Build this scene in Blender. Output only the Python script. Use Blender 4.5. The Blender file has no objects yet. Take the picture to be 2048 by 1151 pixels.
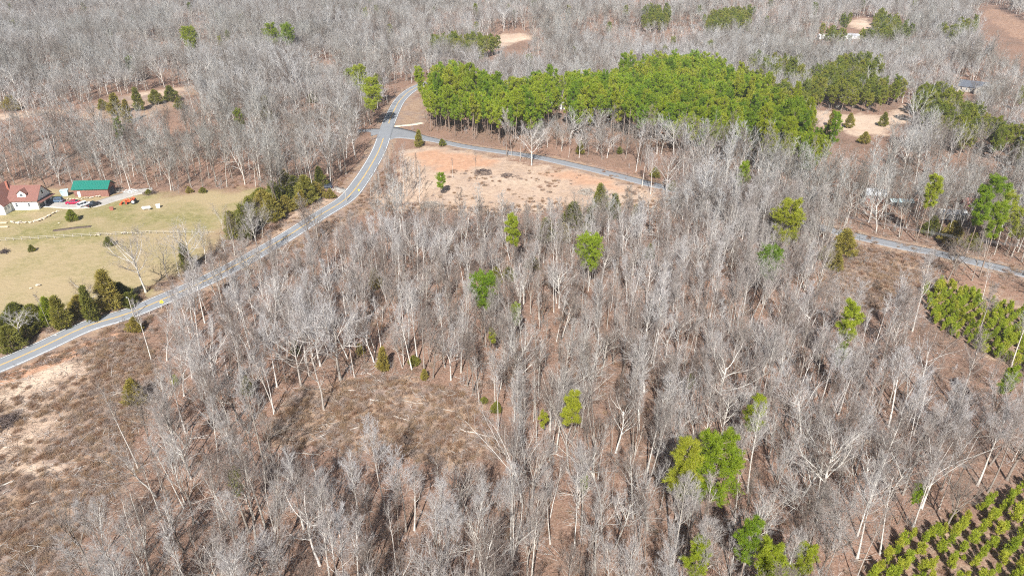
import bpy, math, random
import numpy as np
from mathutils import Vector

random.seed(7)
rng = np.random.default_rng(11)
R = math.radians
sc = bpy.context.scene
col = sc.collection

# ------------------------------------------------------------------ camera, sky, sun, exposure
CAM_H, PITCH, FPX, CX, CY = 100.0, R(28.0), 1400.0, 1024.0, 575.5
cam_d = bpy.data.cameras.new('camera'); cam = bpy.data.objects.new('camera', cam_d); col.objects.link(cam)
cam.location = (0, 0, CAM_H); cam.rotation_euler = (math.pi / 2 - PITCH, 0, 0)
cam_d.sensor_width = 36.0; cam_d.lens = 36.0 * FPX / 2048.0; cam_d.clip_start = 1.0; cam_d.clip_end = 20000
sc.camera = cam

SUN_EL, SUN_AZ = R(41), R(6.5)            # shadows run away from the viewer, a little to the east
world = bpy.data.worlds.new('World'); sc.world = world; world.use_nodes = True
wn = world.node_tree; wn.nodes.clear()
sky = wn.nodes.new('ShaderNodeTexSky'); sky.sky_type = 'NISHITA'; sky.sun_disc = False
sky.sun_elevation = SUN_EL; sky.sun_rotation = math.pi + SUN_AZ; sky.air_density = 1.0; sky.dust_density = 1.5
bg = wn.nodes.new('ShaderNodeBackground'); bg.inputs['Strength'].default_value = 0.05
wo = wn.nodes.new('ShaderNodeOutputWorld')
wn.links.new(sky.outputs[0], bg.inputs[0]); wn.links.new(bg.outputs[0], wo.inputs[0])
sun_d = bpy.data.lights.new('sun', 'SUN'); sun_d.energy = 5.0; sun_d.angle = R(0.5); sun_d.color = (1.0, 0.98, 0.95)
sun = bpy.data.objects.new('sun', sun_d); col.objects.link(sun)
sun.rotation_euler = (math.pi / 2 - SUN_EL, 0, -SUN_AZ); sun.location = (0, -50, 200)
vs = sc.view_settings; vs.view_transform = 'Standard'; vs.look = 'None'; vs.exposure = 0.82; vs.gamma = 1.0
vs.use_curve_mapping = False
sc.cycles.max_bounces = 5; sc.cycles.diffuse_bounces = 2; sc.cycles.glossy_bounces = 2
sc.cycles.transmission_bounces = 2; sc.cycles.transparent_max_bounces = 4
sc.cycles.volume_bounces = 0
sc.cycles.use_denoising = False; sc.cycles.use_adaptive_sampling = True; sc.cycles.adaptive_threshold = 0.03; sc.cycles.adaptive_min_samples = 24; sc.cycles.filter_width = 1.1

# ------------------------------------------------------------------ terrain shape and survey helper
def height(x, y):
    x = np.asarray(x, float); y = np.asarray(y, float)
    d = np.sqrt(x * x + y * y)
    a = np.clip((d - 220) / 500, 0, 1); a = a * a * (3 - 2 * a)
    far = 7.0 * np.sin(x / 120 + 0.7) * np.cos(y / 165 - 0.4) + 4.0 * np.sin((x + y) / 210 + 1.3)
    near = 0.5 * np.sin(x / 38 + 1.0) * np.sin(y / 46) + 0.22 * np.sin(x / 15 + y / 19)
    knoll = 9.0 * np.exp(-(((x - 15) / 120) ** 2 + ((y - 800) / 70) ** 2))
    return far * a + near * np.clip((d - 40) / 200, 0.3, 1) + knoll

_cp, _sp = math.cos(PITCH), math.sin(PITCH)
def ray(px, py):
    u = (px - CX) / FPX; v = (CY - py) / FPX
    d = np.array([u, _cp + v * _sp, -_sp + v * _cp])
    return d / np.linalg.norm(d)
def spot(px, py, h=0.0):
    """survey: the ground point whose point h metres up lies on the given sight line"""
    d = ray(px, py)
    if d[2] > -0.03: d[2] = -0.03
    ts = np.arange(40.0, 2600.0, 0.5)
    X, Y, Z = d[0] * ts, d[1] * ts, CAM_H + d[2] * ts
    below = np.nonzero(Z <= height(X, Y) + h)[0]
    k = below[0] if len(below) else len(ts) - 1
    return np.array([X[k], Y[k], float(height(X[k], Y[k]))])
def area(px_poly): return np.array([spot(*p)[:2] for p in px_poly])
def inside(poly, x, y):
    x = np.asarray(x); y = np.asarray(y); r = np.zeros(x.shape, bool)
    n = len(poly); j = n - 1
    for i in range(n):
        xi, yi = poly[i]; xj, yj = poly[j]
        c = ((yi > y) != (yj > y)) & (x < (xj - xi) * (y - yi) / (yj - yi + 1e-12) + xi)
        r ^= c; j = i
    return r
def seen_over(polys, x, y, heights):
    """true where a tree of one of these heights would stand in front of one of the areas"""
    r = np.zeros(np.shape(x), bool)
    for h in heights:
        s = CAM_H / (CAM_H - h)
        for p in polys: r |= inside(p, x * s, y * s)
    return r
def line_dist(line, x, y):
    best = np.full(np.shape(x), 1e9)
    for (x0, y0), (x1, y1) in zip(line[:-1], line[1:]):
        dx, dy = x1 - x0, y1 - y0; L = dx * dx + dy * dy + 1e-9
        t = np.clip(((x - x0) * dx + (y - y0) * dy) / L, 0, 1)
        best = np.minimum(best, np.hypot(x - x0 - t * dx, y - y0 - t * dy))
    return best
def smooth_line(P, step):
    P = np.array(P, float); Q = []
    E = np.vstack([2 * P[0] - P[1], P, 2 * P[-1] - P[-2]])
    for i in range(1, len(E) - 2):
        p0, p1, p2, p3 = E[i - 1], E[i], E[i + 1], E[i + 2]
        n = max(2, int(np.linalg.norm(p2 - p1) / step))
        for k in range(n):
            t = k / n
            Q.append(0.5 * ((2 * p1) + (p2 - p0) * t + (2 * p0 - 5 * p1 + 4 * p2 - p3) * t * t + (3 * p1 - p0 - 3 * p2 + p3) * t ** 3))
    Q.append(P[-1]); return np.array(Q)

# ------------------------------------------------------------------ mesh helpers
def tag(o, label=None, cat=None, group=None, kind=None):
    if label: o['label'] = label
    if cat: o['category'] = cat
    if group: o['group'] = group
    if kind: o['kind'] = kind
    return o
def link(o, parent=None):
    col.objects.link(o)
    if parent: o.parent = parent
    return o
def empty(name, loc=(0, 0, 0), rz=0.0, s=1.0):
    o = bpy.data.objects.new(name, None); o.empty_display_size = 0.5
    o.location = tuple(float(v) for v in loc); o.rotation_euler = (0, 0, rz); o.scale = (s, s, s)
    return link(o)
def raw_mesh(name, V, quads=None, tris=None, mats=(), midx=None, smooth=False):
    V = np.asarray(V, np.float32)
    nq = 0 if quads is None else len(quads); nt = 0 if tris is None else len(tris)
    loops = np.concatenate([np.asarray(quads, np.int32).ravel() if nq else np.zeros(0, np.int32),
                            np.asarray(tris, np.int32).ravel() if nt else np.zeros(0, np.int32)])
    starts = np.concatenate([np.arange(nq, dtype=np.int32) * 4, nq * 4 + np.arange(nt, dtype=np.int32) * 3])
    m = bpy.data.meshes.new(name)
    m.vertices.add(len(V)); m.vertices.foreach_set('co', V.ravel())
    m.loops.add(len(loops)); m.loops.foreach_set('vertex_index', loops)
    m.polygons.add(nq + nt); m.polygons.foreach_set('loop_start', starts.astype(np.int32))
    for mt in mats: m.materials.append(mt)
    if midx is not None: m.polygons.foreach_set('material_index', np.asarray(midx, np.int32))
    if smooth: m.polygons.foreach_set('use_smooth', np.ones(nq + nt, bool))
    m.update(calc_edges=True); m.validate()
    return m
class MB:
    """collects boxes, prisms and tubes for one part"""
    def __init__(s): s.v = []; s.f = []
    def add(s, vs_, fs):
        o = len(s.v); s.v += [tuple(map(float, q)) for q in vs_]; s.f += [tuple(i + o for i in f) for f in fs]; return s
    def box(s, x0, x1, y0, y1, z0, z1, rz=0.0, c=None):
        P = [(x, y, z) for z in (z0, z1) for (x, y) in ((x0, y0), (x1, y0), (x1, y1), (x0, y1))]
        if rz:
            cx, cy = c if c else ((x0 + x1) / 2, (y0 + y1) / 2); k, q = math.cos(rz), math.sin(rz)
            P = [(cx + (x - cx) * k - (y - cy) * q, cy + (x - cx) * q + (y - cy) * k, z) for x, y, z in P]
        return s.add(P, [(0, 3, 2, 1), (4, 5, 6, 7), (0, 1, 5, 4), (1, 2, 6, 5), (2, 3, 7, 6), (3, 0, 4, 7)])
    def prism(s, prof, a0, a1, axis='x', inset=0.0):
        n = len(prof); V = []
        for k, a in enumerate((a0, a1)):
            for (p, z) in prof: V.append((a, p, z) if axis == 'x' else (p, a, z))
        F = [tuple(range(n))[::-1], tuple(range(n, 2 * n))] + [(i, (i + 1) % n, n + (i + 1) % n, n + i) for i in range(n)]
        return s.add(V, F)
    def tube(s, p0, p1, r0, r1=None, n=8, cap=True):
        r1 = r0 if r1 is None else r1
        p0 = Vector(p0); p1 = Vector(p1); t = (p1 - p0).normalized()
        u = t.orthogonal().normalized(); w = t.cross(u); V = []
        for p, r in ((p0, r0), (p1, r1)):
            for i in range(n):
                a = 2 * math.pi * i / n; V.append(p + u * (r * math.cos(a)) + w * (r * math.sin(a)))
        F = [(i, (i + 1) % n, n + (i + 1) % n, n + i) for i in range(n)]
        if cap: F += [tuple(range(n))[::-1], tuple(range(n, 2 * n))]
        return s.add(V, F)
    def slab(s, quad, th):
        q = [Vector(p) for p in quad]; nrm = (q[1] - q[0]).cross(q[-1] - q[0]).normalized() * th
        n = len(q)
        return s.add(list(q) + [p - nrm for p in q], [tuple(range(n)), tuple(range(n, 2 * n))[::-1]] + [((i + 1) % n, i, n + i, n + (i + 1) % n) for i in range(n)])
    def mesh(s, name, mat, smooth=False):
        m = bpy.data.meshes.new(name); m.from_pydata(s.v, [], s.f); m.update()
        if mat: m.materials.append(mat)
        if smooth:
            for p in m.polygons: p.use_smooth = True
        return m
    def build(s, name, mat, parent=None, smooth=False, bevel=0.0):
        o = bpy.data.objects.new(name, s.mesh(name, mat, smooth)); link(o, parent)
        if bevel:
            b = o.modifiers.new('bevel', 'BEVEL'); b.width = bevel; b.segments = 2
        return o

# ------------------------------------------------------------------ materials
def new_mat(name, rough=0.9):
    m = bpy.data.materials.new(name); m.use_nodes = True
    nt = m.node_tree; b = nt.nodes['Principled BSDF']; b.inputs['Roughness'].default_value = rough
    b.inputs['Specular IOR Level'].default_value = 0.2
    return m, nt, b
def node(nt, t, **kw):
    n = nt.nodes.new(t)
    for k, v in kw.items():
        if hasattr(n, k): setattr(n, k, v)
    return n
def noise(nt, scale, detail=4.0, rough=0.6, vec=None):
    n = nt.nodes.new('ShaderNodeTexNoise'); n.inputs['Scale'].default_value = scale
    n.inputs['Detail'].default_value = detail; n.inputs['Roughness'].default_value = rough
    if vec is not None: nt.links.new(vec, n.inputs['Vector'])
    return n.outputs['Fac']
def ramp(nt, fac, stops):
    n = nt.nodes.new('ShaderNodeValToRGB'); e = n.color_ramp.elements
    while len(e) < len(stops): e.new(0.5)
    for q, (p, c) in zip(e, stops): q.position = p; q.color = (*c, 1) if len(c) == 3 else c
    nt.links.new(fac, n.inputs[0]); return n.outputs[0]
def mix(nt, fac, a, b, blend='MIX'):
    n = nt.nodes.new('ShaderNodeMix'); n.data_type = 'RGBA'; n.blend_type = blend
    for sock, v in ((n.inputs[0], fac), (n.inputs[6], a), (n.inputs[7], b)):
        if isinstance(v, (float, int)): sock.default_value = v
        elif isinstance(v, tuple): sock.default_value = (*v, 1)
        else: nt.links.new(v, sock)
    return n.outputs[2]
def math_(nt, op, a, b=None, clamp=False):
    n = nt.nodes.new('ShaderNodeMath'); n.operation = op; n.use_clamp = clamp
    for sock, v in ((n.inputs[0], a), (n.inputs[1], b)):
        if v is None: continue
        if isinstance(v, (float, int)): sock.default_value = v
        else: nt.links.new(v, sock)
    return n.outputs[0]
def bump(nt, b, fac, strength, dist=0.1):
    n = nt.nodes.new('ShaderNodeBump'); n.inputs['Strength'].default_value = strength; n.inputs['Distance'].default_value = dist
    nt.links.new(fac, n.inputs['Height']); nt.links.new(n.outputs[0], b.inputs['Normal'])
def geo_pos(nt): return nt.nodes.new('ShaderNodeNewGeometry').outputs['Position']
def painted(name, c, rough=0.6, var=0.12, scale=3.0, spec=0.3, metal=0.0):
    m, nt, b = new_mat(name, rough)
    tc = nt.nodes.new('ShaderNodeTexCoord').outputs['Object']
    f = noise(nt, scale, 5, 0.65, tc)
    d = tuple(max(0, v * (1 - var)) for v in c); e = tuple(min(1, v * (1 + var)) for v in c)
    nt.links.new(ramp(nt, f, [(0.3, d), (0.7, e)]), b.inputs['Base Color'])
    b.inputs['Specular IOR Level'].default_value = spec; b.inputs['Metallic'].default_value = metal
    bump(nt, b, f, 0.15, 0.02)
    return m
def wood_mat(name, stops, patch, streak=None):
    """bark or twig colour: differs from tree to tree and slowly across the land (species)"""
    m, nt, b = new_mat(name, 0.85)
    oi = nt.nodes.new('ShaderNodeObjectInfo')
    base = ramp(nt, oi.outputs['Random'], stops)
    slow = noise(nt, 0.011, 2, 0.5, oi.outputs['Location'])
    base = mix(nt, ramp(nt, slow, [(0.40, (0, 0, 0)), (0.62, (1, 1, 1))]), base, patch, 'MULTIPLY')
    if streak:
        f = noise(nt, streak, 3, 0.7, nt.nodes.new('ShaderNodeTexCoord').outputs['Object'])
        base = mix(nt, ramp(nt, f, [(0.35, (0, 0, 0)), (0.65, (1, 1, 1))]), mix(nt, 1.0, base, (0.72, 0.68, 0.64), 'MULTIPLY'), base)
    nt.links.new(base, b.inputs['Base Color'])
    return m
def leaf_mat(name, stops, trans=0.25, patch=None):
    m, nt, b = new_mat(name, 0.6)
    oi = nt.nodes.new('ShaderNodeObjectInfo')
    tc = nt.nodes.new('ShaderNodeTexCoord').outputs['Object']
    f = math_(nt, 'ADD', math_(nt, 'MULTIPLY', oi.outputs['Random'], 0.55), math_(nt, 'MULTIPLY', noise(nt, 0.9, 3, 0.6, tc), 0.45))
    c = ramp(nt, f, stops)
    if patch: c = mix(nt, ramp(nt, noise(nt, 0.012, 2, 0.5, oi.outputs['Location']), [(0.42, (0, 0, 0)), (0.6, (1, 1, 1))]), c, patch, 'MULTIPLY')
    nt.links.new(c, b.inputs['Base Color'])
    tr = nt.nodes.new('ShaderNodeBsdfTranslucent'); nt.links.new(c, tr.inputs['Color'])
    mx = nt.nodes.new('ShaderNodeMixShader'); mx.inputs[0].default_value = trans
    out = nt.nodes['Material Output']
    nt.links.new(b.outputs[0], mx.inputs[1]); nt.links.new(tr.outputs[0], mx.inputs[2]); nt.links.new(mx.outputs[0], out.inputs[0])
    return m

M = {}
M['bark'] = wood_mat('pale_bark', [(0.0, (0.17, 0.135, 0.11)), (0.22, (0.32, 0.28, 0.245)), (0.42, (0.54, 0.505, 0.46)), (0.65, (0.72, 0.69, 0.645)), (0.85, (0.76, 0.735, 0.70)), (1.0, (0.30, 0.26, 0.225))], (0.86, 0.86, 0.83), 1.3)
M['twig'] = wood_mat('grey_twigs', [(0.0, (0.18, 0.14, 0.115)), (0.2, (0.26, 0.23, 0.205)), (0.45, (0.345, 0.33, 0.32)), (0.7, (0.46, 0.455, 0.46)), (0.88, (0.34, 0.335, 0.325)), (1.0, (0.21, 0.175, 0.145))], (0.78, 0.80, 0.76))
M['near_twig'] = wood_mat('brown_grey_twigs', [(0.0, (0.19, 0.14, 0.115)), (0.2, (0.28, 0.235, 0.21)), (0.45, (0.375, 0.34, 0.325)), (0.7, (0.49, 0.47, 0.47)), (0.88, (0.38, 0.355, 0.345)), (1.0, (0.23, 0.185, 0.155))], (0.88, 0.86, 0.82))
M['brown_twig'] = wood_mat('brown_twigs', [(0.0, (0.16, 0.105, 0.075)), (0.4, (0.22, 0.16, 0.12)), (0.8, (0.29, 0.24, 0.21)), (1.0, (0.23, 0.17, 0.10))], (0.9, 0.85, 0.8))
M['pine_bark'] = wood_mat('pine_bark', [(0.0, (0.24, 0.18, 0.14)), (1.0, (0.36, 0.29, 0.24))], (1, 1, 1), 2.0)
M['needle'] = leaf_mat('pine_needles', [(0.15, (0.155, 0.28, 0.03)), (0.35, (0.265, 0.385, 0.03)), (0.6, (0.37, 0.445, 0.035)), (0.85, (0.45, 0.46, 0.06))], 0.45, (0.9, 0.86, 0.8))
M['needle_olive'] = leaf_mat('olive_needles', [(0.15, (0.15, 0.19, 0.03)), (0.4, (0.22, 0.255, 0.035)), (0.65, (0.29, 0.30, 0.04)), (0.85, (0.34, 0.32, 0.06))], 0.4)
M['olive'] = leaf_mat('cedar_sprays', [(0.2, (0.15, 0.16, 0.03)), (0.5, (0.23, 0.215, 0.04)), (0.8, (0.31, 0.24, 0.055))], 0.25)
M['young'] = leaf_mat('young_needles', [(0.2, (0.27, 0.345, 0.028)), (0.5, (0.37, 0.42, 0.038)), (0.8, (0.46, 0.45, 0.055))], 0.4)
M['scrub'] = leaf_mat('dry_scrub', [(0.12, (0.22, 0.115, 0.075)), (0.3, (0.28, 0.17, 0.105)), (0.45, (0.34, 0.235, 0.145)), (0.6, (0.37, 0.30, 0.26)), (0.75, (0.27, 0.17, 0.11)), (0.9, (0.36, 0.31, 0.29))], 0.15)

# ------------------------------------------------------------------ the lie of the land: roads and open areas
road_px = [(-120, 778), (0, 731), (90, 692), (174, 653), (261, 626), (348, 590), (417, 559), (500, 516), (575, 473), (636, 434), (692, 398),
           (722, 362), (745, 326), (758, 301), (767, 277), (775, 253), (786, 226), (800, 201), (822, 181), (850, 168), (885, 160), (925, 154)]
side_px = [(772, 268), (800, 268), (828, 273), (878, 283), (934, 294), (989, 302), (1059, 312), (1098, 320), (1183, 339), (1232, 351), (1305, 370),
           (1366, 384), (1450, 403), (1550, 430), (1640, 455), (1704, 471), (1810, 495), (1865, 505), (1938, 522), (2047, 548), (2170, 582)]
ROAD = smooth_line([spot(*p)[:2] for p in road_px], 3.0)
SIDE = smooth_line([spot(*p)[:2] for p in side_px], 3.0)
A = {}
A['field'] = area([(-150, 368), (0, 372), (100, 380), (230, 385), (330, 388), (430, 384), (510, 378), (545, 380), (530, 395), (490, 425), (455, 455),
                   (430, 490), (400, 520), (350, 550), (300, 590), (240, 615), (180, 628), (120, 640), (60, 655), (0, 675), (-150, 720)])
A['pasture'] = area([(-150, 492), (0, 484), (200, 473), (415, 468), (430, 490), (400, 520), (350, 550), (300, 590), (240, 615), (180, 628), (120, 640), (60, 655), (0, 675), (-150, 720)])
A['lot'] = area([(800, 300), (860, 290), (940, 300), (1060, 325), (1150, 340), (1230, 358), (1330, 388), (1400, 402), (1395, 415), (1300, 420), (1200, 427),
                 (1100, 424), (1000, 432), (900, 430), (820, 424), (745, 420), (745, 400), (790, 372), (800, 330)])
A['clay'] = area([(800, 305), (850, 298), (900, 302), (950, 308), (1005, 322), (985, 334), (930, 342), (880, 347), (850, 330)])
A['clay2'] = area([(1080, 340), (1150, 342), (1230, 362), (1290, 390), (1220, 385), (1150, 368), (1090, 356)])
A['clay3'] = area([(-100, 788), (0, 750), (110, 709), (230, 665), (256, 668), (130, 724), (0, 774), (-100, 814)])
A['left_clearing'] = area([(-150, 800), (0, 750), (250, 665), (300, 690), (330, 760), (320, 800), (270, 860), (250, 960), (200, 1050), (150, 1151), (100, 1250), (-250, 1250)])
A['sand1'] = area([(0, 770), (60, 745), (140, 718), (178, 710), (168, 745), (110, 775), (40, 800), (-60, 840)])
A['sand2'] = area([(-60, 930), (0, 872), (60, 842), (116, 828), (124, 852), (80, 880), (20, 902), (-60, 955)])
A['sandy'] = area([(-100, 790), (170, 712), (205, 735), (165, 790), (135, 860), (70, 930), (-100, 1000)])
A['sand3'] = area([(25, 940), (80, 924), (145, 926), (128, 946), (60, 954)])
A['mid_clearing'] = area([(575, 770), (640, 790), (700, 760), (760, 752), (850, 770), (930, 790), (980, 840), (1020, 890), (1010, 915), (940, 925), (860, 935), (760, 905), (640, 905), (560, 900), (545, 850)])
A['right_brush'] = area([(1650, 520), (1720, 495), (1830, 520), (1900, 535), (1880, 565), (1850, 600), (1780, 612), (1700, 640), (1650, 610), (1640, 570)])
A['plant1'] = area([(1845, 590), (1880, 566), (1930, 560), (2060, 588), (2200, 625), (2200, 810), (2048, 748), (1980, 718), (1900, 676), (1845, 635)])
A['plant2'] = area([(1710, 1160), (1800, 1080), (1930, 1025), (2048, 950), (2250, 900), (2250, 1320), (1690, 1320)])
A['pit'] = area([(1600, 224), (1640, 219), (1690, 229), (1725, 226), (1762, 233), (1795, 212), (1832, 200), (1820, 226), (1828, 244), (1795, 256), (1780, 276), (1740, 270), (1715, 286), (1690, 262), (1650, 262), (1632, 240)])
A['far1'] = area([(-150, 238), (0, 228), (60, 222), (150, 218), (150, 226), (60, 234), (0, 243), (-150, 256)])
A['far2'] = area([(240, 192), (300, 180), (390, 170), (400, 177), (330, 193), (250, 199)])
A['far3'] = area([(330, 54), (360, 43), (410, 45), (428, 56), (390, 60)])
A['gold'] = area([(938, 98), (985, 80), (998, 68), (1045, 65), (1088, 76), (1040, 84), (985, 102)])
A['far4'] = area([(1945, 28), (1985, 8), (2048, 40), (2140, 85), (2110, 115), (2010, 72)])
A['far5'] = area([(1628, 72), (1722, 68), (1724, 82), (1634, 84)])
A['far6'] = area([(1690, 46), (1730, 34), (1755, 52), (1740, 62), (1700, 58)])
A['far7'] = area([(590, 132), (640, 124), (685, 134), (670, 142), (600, 140)])
A['far8'] = area([(1900, 166), (1928, 162), (1960, 182), (1935, 194)])
A['verge'] = area([(785, 250), (795, 222), (830, 195), (850, 195), (852, 240), (846, 252)])
A['bank'] = area([(930, 285), (1060, 300), (1150, 322), (1260, 340), (1262, 352), (1180, 334), (1060, 308), (930, 290)])
A['roadside'] = area([(520, 480), (560, 430), (620, 395), (670, 382), (690, 388), (640, 425), (570, 468)])
A['roadside2'] = area([(600, 478), (690, 412), (730, 378), (745, 400), (740, 430), (690, 450), (640, 480)])

A['screen'] = area([(1335, 408), (1480, 428), (1600, 462), (1660, 480), (1640, 510), (1500, 490), (1400, 470), (1325, 440)])
A['thicket'] = area([(742, 340), (785, 312), (800, 318), (830, 350), (858, 385), (845, 408), (760, 420), (732, 402)])
A['gap'] = area([(1102, 203), (1132, 201), (1134, 216), (1102, 218)])
A['glade'] = area([(150, 224), (200, 200), (300, 182), (380, 172), (396, 180), (350, 215), (280, 240), (160, 246)])

def build_ground():
    ys = list(np.arange(-260, 70, 10.0)); y = 70.0
    while y < 9000: ys.append(y); y += max(0.8, 0.0085 * y)
    ys = np.array(ys); ts = np.linspace(-1.5, 1.5, 420)
    W = np.maximum(ys, 130.0)[:, None] * np.ones(len(ts))[None, :]
    X = W * ts[None, :]; Y = np.repeat(ys[:, None], len(ts), 1)
    Z = height(X, Y)
    V = np.stack([X, Y, Z], -1).reshape(-1, 3)
    nr, nc = X.shape; i = np.arange(nr * nc).reshape(nr, nc)
    Q = np.stack([i[:-1, :-1], i[:-1, 1:], i[1:, 1:], i[1:, :-1]], -1).reshape(-1, 4)
    x, y = V[:, 0], V[:, 1]
    wob = lambda s, k: 0.5 * s * (np.sin(x / s * 1.7 + k) * np.cos(y / s * 1.3 + 2 * k) + np.sin(y / s * 2.9 + k) * np.cos(x / s * 2.3))
    sx, sy = x + wob(6.0, 1.0) * 0.7, y + wob(6.0, 2.3) * 0.7
    rad = 3.0 + 0.006 * np.hypot(x, y)
    def inz(n, k_=1.0):               # soft membership: the mean over a small neighbourhood
        lo, hi = A[n].min(0) - 12, A[n].max(0) + 12
        k = np.nonzero((x > lo[0]) & (x < hi[0]) & (y > lo[1]) & (y < hi[1]))[0]
        r = np.zeros(len(x)); c = 0
        for q in range(9):
            a, e = q * 2.4, math.sqrt(q / 8.0)
            c = c + inside(A[n], sx[k] * 1.0 * (k_ == 1) + x[k] * (k_ != 1) + k_ * rad[k] * e * math.cos(a), sy[k] * (k_ == 1) + y[k] * (k_ != 1) + k_ * rad[k] * e * math.sin(a))
        r[k] = c / 9.0
        return r
    rd = line_dist(ROAD[::3], x, y); sd = line_dist(SIDE[::3], x, y)
    verge = np.clip((8.5 - rd) / 3.0, 0, 1)
    sverge = np.clip((7.5 - sd) / 2.5, 0, 1)
    grass = np.maximum(inz('field'), 0)
    straw = np.maximum.reduce([inz('pasture') * 0.75, inz('left_clearing') * 0.75, inz('mid_clearing') * 0.85, inz('right_brush') * 0.9, verge * 0.9, sverge * 0.8,
                               inz('far1'), inz('far2'), inz('far3'), inz('gold'), inz('far5') * 0.8, inz('far8'), inz('far7'), inz('lot') * .8, inz('glade') * 1.0, inz('verge'), inz('plant1') * 0.6, inz('plant2') * 0.5, inz('far4') * 0.5,
                               inz('roadside2') * 0.8])
    sand = np.maximum.reduce([inz('lot') * 0.78, inz('sand1'), inz('sand2'), inz('sand3', .4), inz('sandy') * .66, inz('pit'), inz('far6'), inz('gold') * 0.9, inz('glade') * .45, inz('far2') * .8, inz('far1') * .85, inz('roadside') * 0.8, inz('far8') * 0.6, inz('plant1') * 0.3])
    clay = np.maximum.reduce([inz('clay'), inz('clay2') * 0.9, inz('lot') * 0.36, inz('clay3', .3) * 1.3, inz('bank') * 0.8, inz('pit') * 0.36, inz('far4') * 0.6, inz('plant2') * 0.25])
    m = raw_mesh('ground', V, quads=Q, smooth=True)
    for nm, ch in (('zone_a', (grass, sand, clay)), ('zone_b', (straw, rd * 0, sd * 0))):
        a = m.attributes.new(nm, 'FLOAT_COLOR', 'POINT')
        a.data.foreach_set('color', np.stack([*ch, np.ones(len(x))], -1).astype(np.float32).ravel())
    mt, nt, b = new_mat('ground_cover', 0.95); b.inputs['Specular IOR Level'].default_value = 0.05
    P = geo_pos(nt)
    n_big = noise(nt, 0.055, 2, 0.6, P); n_mid = noise(nt, 0.42, 3, 0.65, P); n_fine = noise(nt, 2.6, 2, 0.75, P)
    litter = ramp(nt, n_mid, [(0.28, (0.085, 0.052, 0.036)), (0.45, (0.175, 0.105, 0.072)), (0.6, (0.27, 0.162, 0.112)), (0.78, (0.34, 0.245, 0.185))])
    litter = mix(nt, ramp(nt, n_big, [(0.4, (0, 0, 0)), (0.65, (0.75, 0.75, 0.75))]), litter, (0.285, 0.165, 0.12))
    litter = mix(nt, ramp(nt, noise(nt, 0.024, 2, 0.6, P), [(0.42, (0, 0, 0)), (0.6, (0.65, 0.65, 0.65))]), litter, (0.36, 0.20, 0.135))
    litter = mix(nt, 0.5, litter, ramp(nt, n_fine, [(0.3, (0.08, 0.052, 0.04)), (0.5, (0.22, 0.145, 0.105)), (0.72, (0.44, 0.35, 0.28))]))
    straw_c = ramp(nt, n_mid, [(0.25, (0.20, 0.11, 0.075)), (0.5, (0.335, 0.21, 0.145)), (0.75, (0.46, 0.335, 0.24))])
    straw_c = mix(nt, 0.45, straw_c, ramp(nt, n_fine, [(0.3, (0.14, 0.09, 0.06)), (0.7, (0.48, 0.375, 0.26))]))
    straw_c = mix(nt, ramp(nt, noise(nt, 0.13, 3, 0.6, P), [(0.45, (0, 0, 0)), (0.62, (0.7, 0.7, 0.7))]), straw_c, (0.25, 0.19, 0.165))
    grass_c = ramp(nt, n_mid, [(0.3, (0.16, 0.15, 0.055)), (0.5, (0.235, 0.205, 0.085)), (0.72, (0.34, 0.28, 0.15))])
    grass_c = mix(nt, ramp(nt, n_big, [(0.42, (0, 0, 0)), (0.6, (0.9, 0.9, 0.9))]), grass_c, (0.39, 0.29, 0.18))
    grass_c = mix(nt, 0.3, grass_c, ramp(nt, n_fine, [(0.3, (0.19, 0.17, 0.06)), (0.7, (0.48, 0.41, 0.23))]))
    sand_c = ramp(nt, n_big, [(0.3, (0.45, 0.315, 0.23)), (0.5, (0.57, 0.42, 0.32)), (0.7, (0.66, 0.52, 0.40))])
    sand_c = mix(nt, 0.35, sand_c, ramp(nt, n_fine, [(0.3, (0.36, 0.265, 0.185)), (0.7, (0.64, 0.51, 0.37))]))
    clay_c = ramp(nt, n_mid, [(0.3, (0.42, 0.23, 0.14)), (0.55, (0.50, 0.295, 0.19)), (0.8, (0.56, 0.38, 0.26))])
    def at(name):
        n = nt.nodes.new('ShaderNodeAttribute'); n.attribute_name = name
        s = nt.nodes.new('ShaderNodeSeparateColor'); nt.links.new(n.outputs['Color'], s.inputs[0]); return s.outputs
    za, zb = at('zone_a'), at('zone_b')
    rag = math_(nt, 'ADD', math_(nt, 'MULTIPLY', n_mid, 0.75), math_(nt, 'MULTIPLY', n_fine, 0.45))
    def cut(w, soft=4.0):       # ragged, patchy edge of an area
        return math_(nt, 'MULTIPLY', math_(nt, 'SUBTRACT', w, math_(nt, 'SUBTRACT', 1.02, rag)), soft, True)
    c = mix(nt, cut(zb[0]), litter, straw_c)
    c = mix(nt, math_(nt, 'MULTIPLY', za[0], 1.0, True), c, mix(nt, math_(nt, 'MULTIPLY', cut(zb[0], 2.0), 0.75), grass_c, (0.40, 0.31, 0.185)))
    c = mix(nt, cut(za[1], 1.7), c, sand_c)
    c = mix(nt, cut(za[2], 1.7), c, clay_c)
    nt.links.new(c, b.inputs['Base Color'])
    bump(nt, b, noise(nt, 1.1, 1, 0.5, P), 0.5, 0.25)
    m.materials.append(mt)
    tag(link(bpy.data.objects.new('ground', m)), kind='structure')
build_ground()

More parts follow.
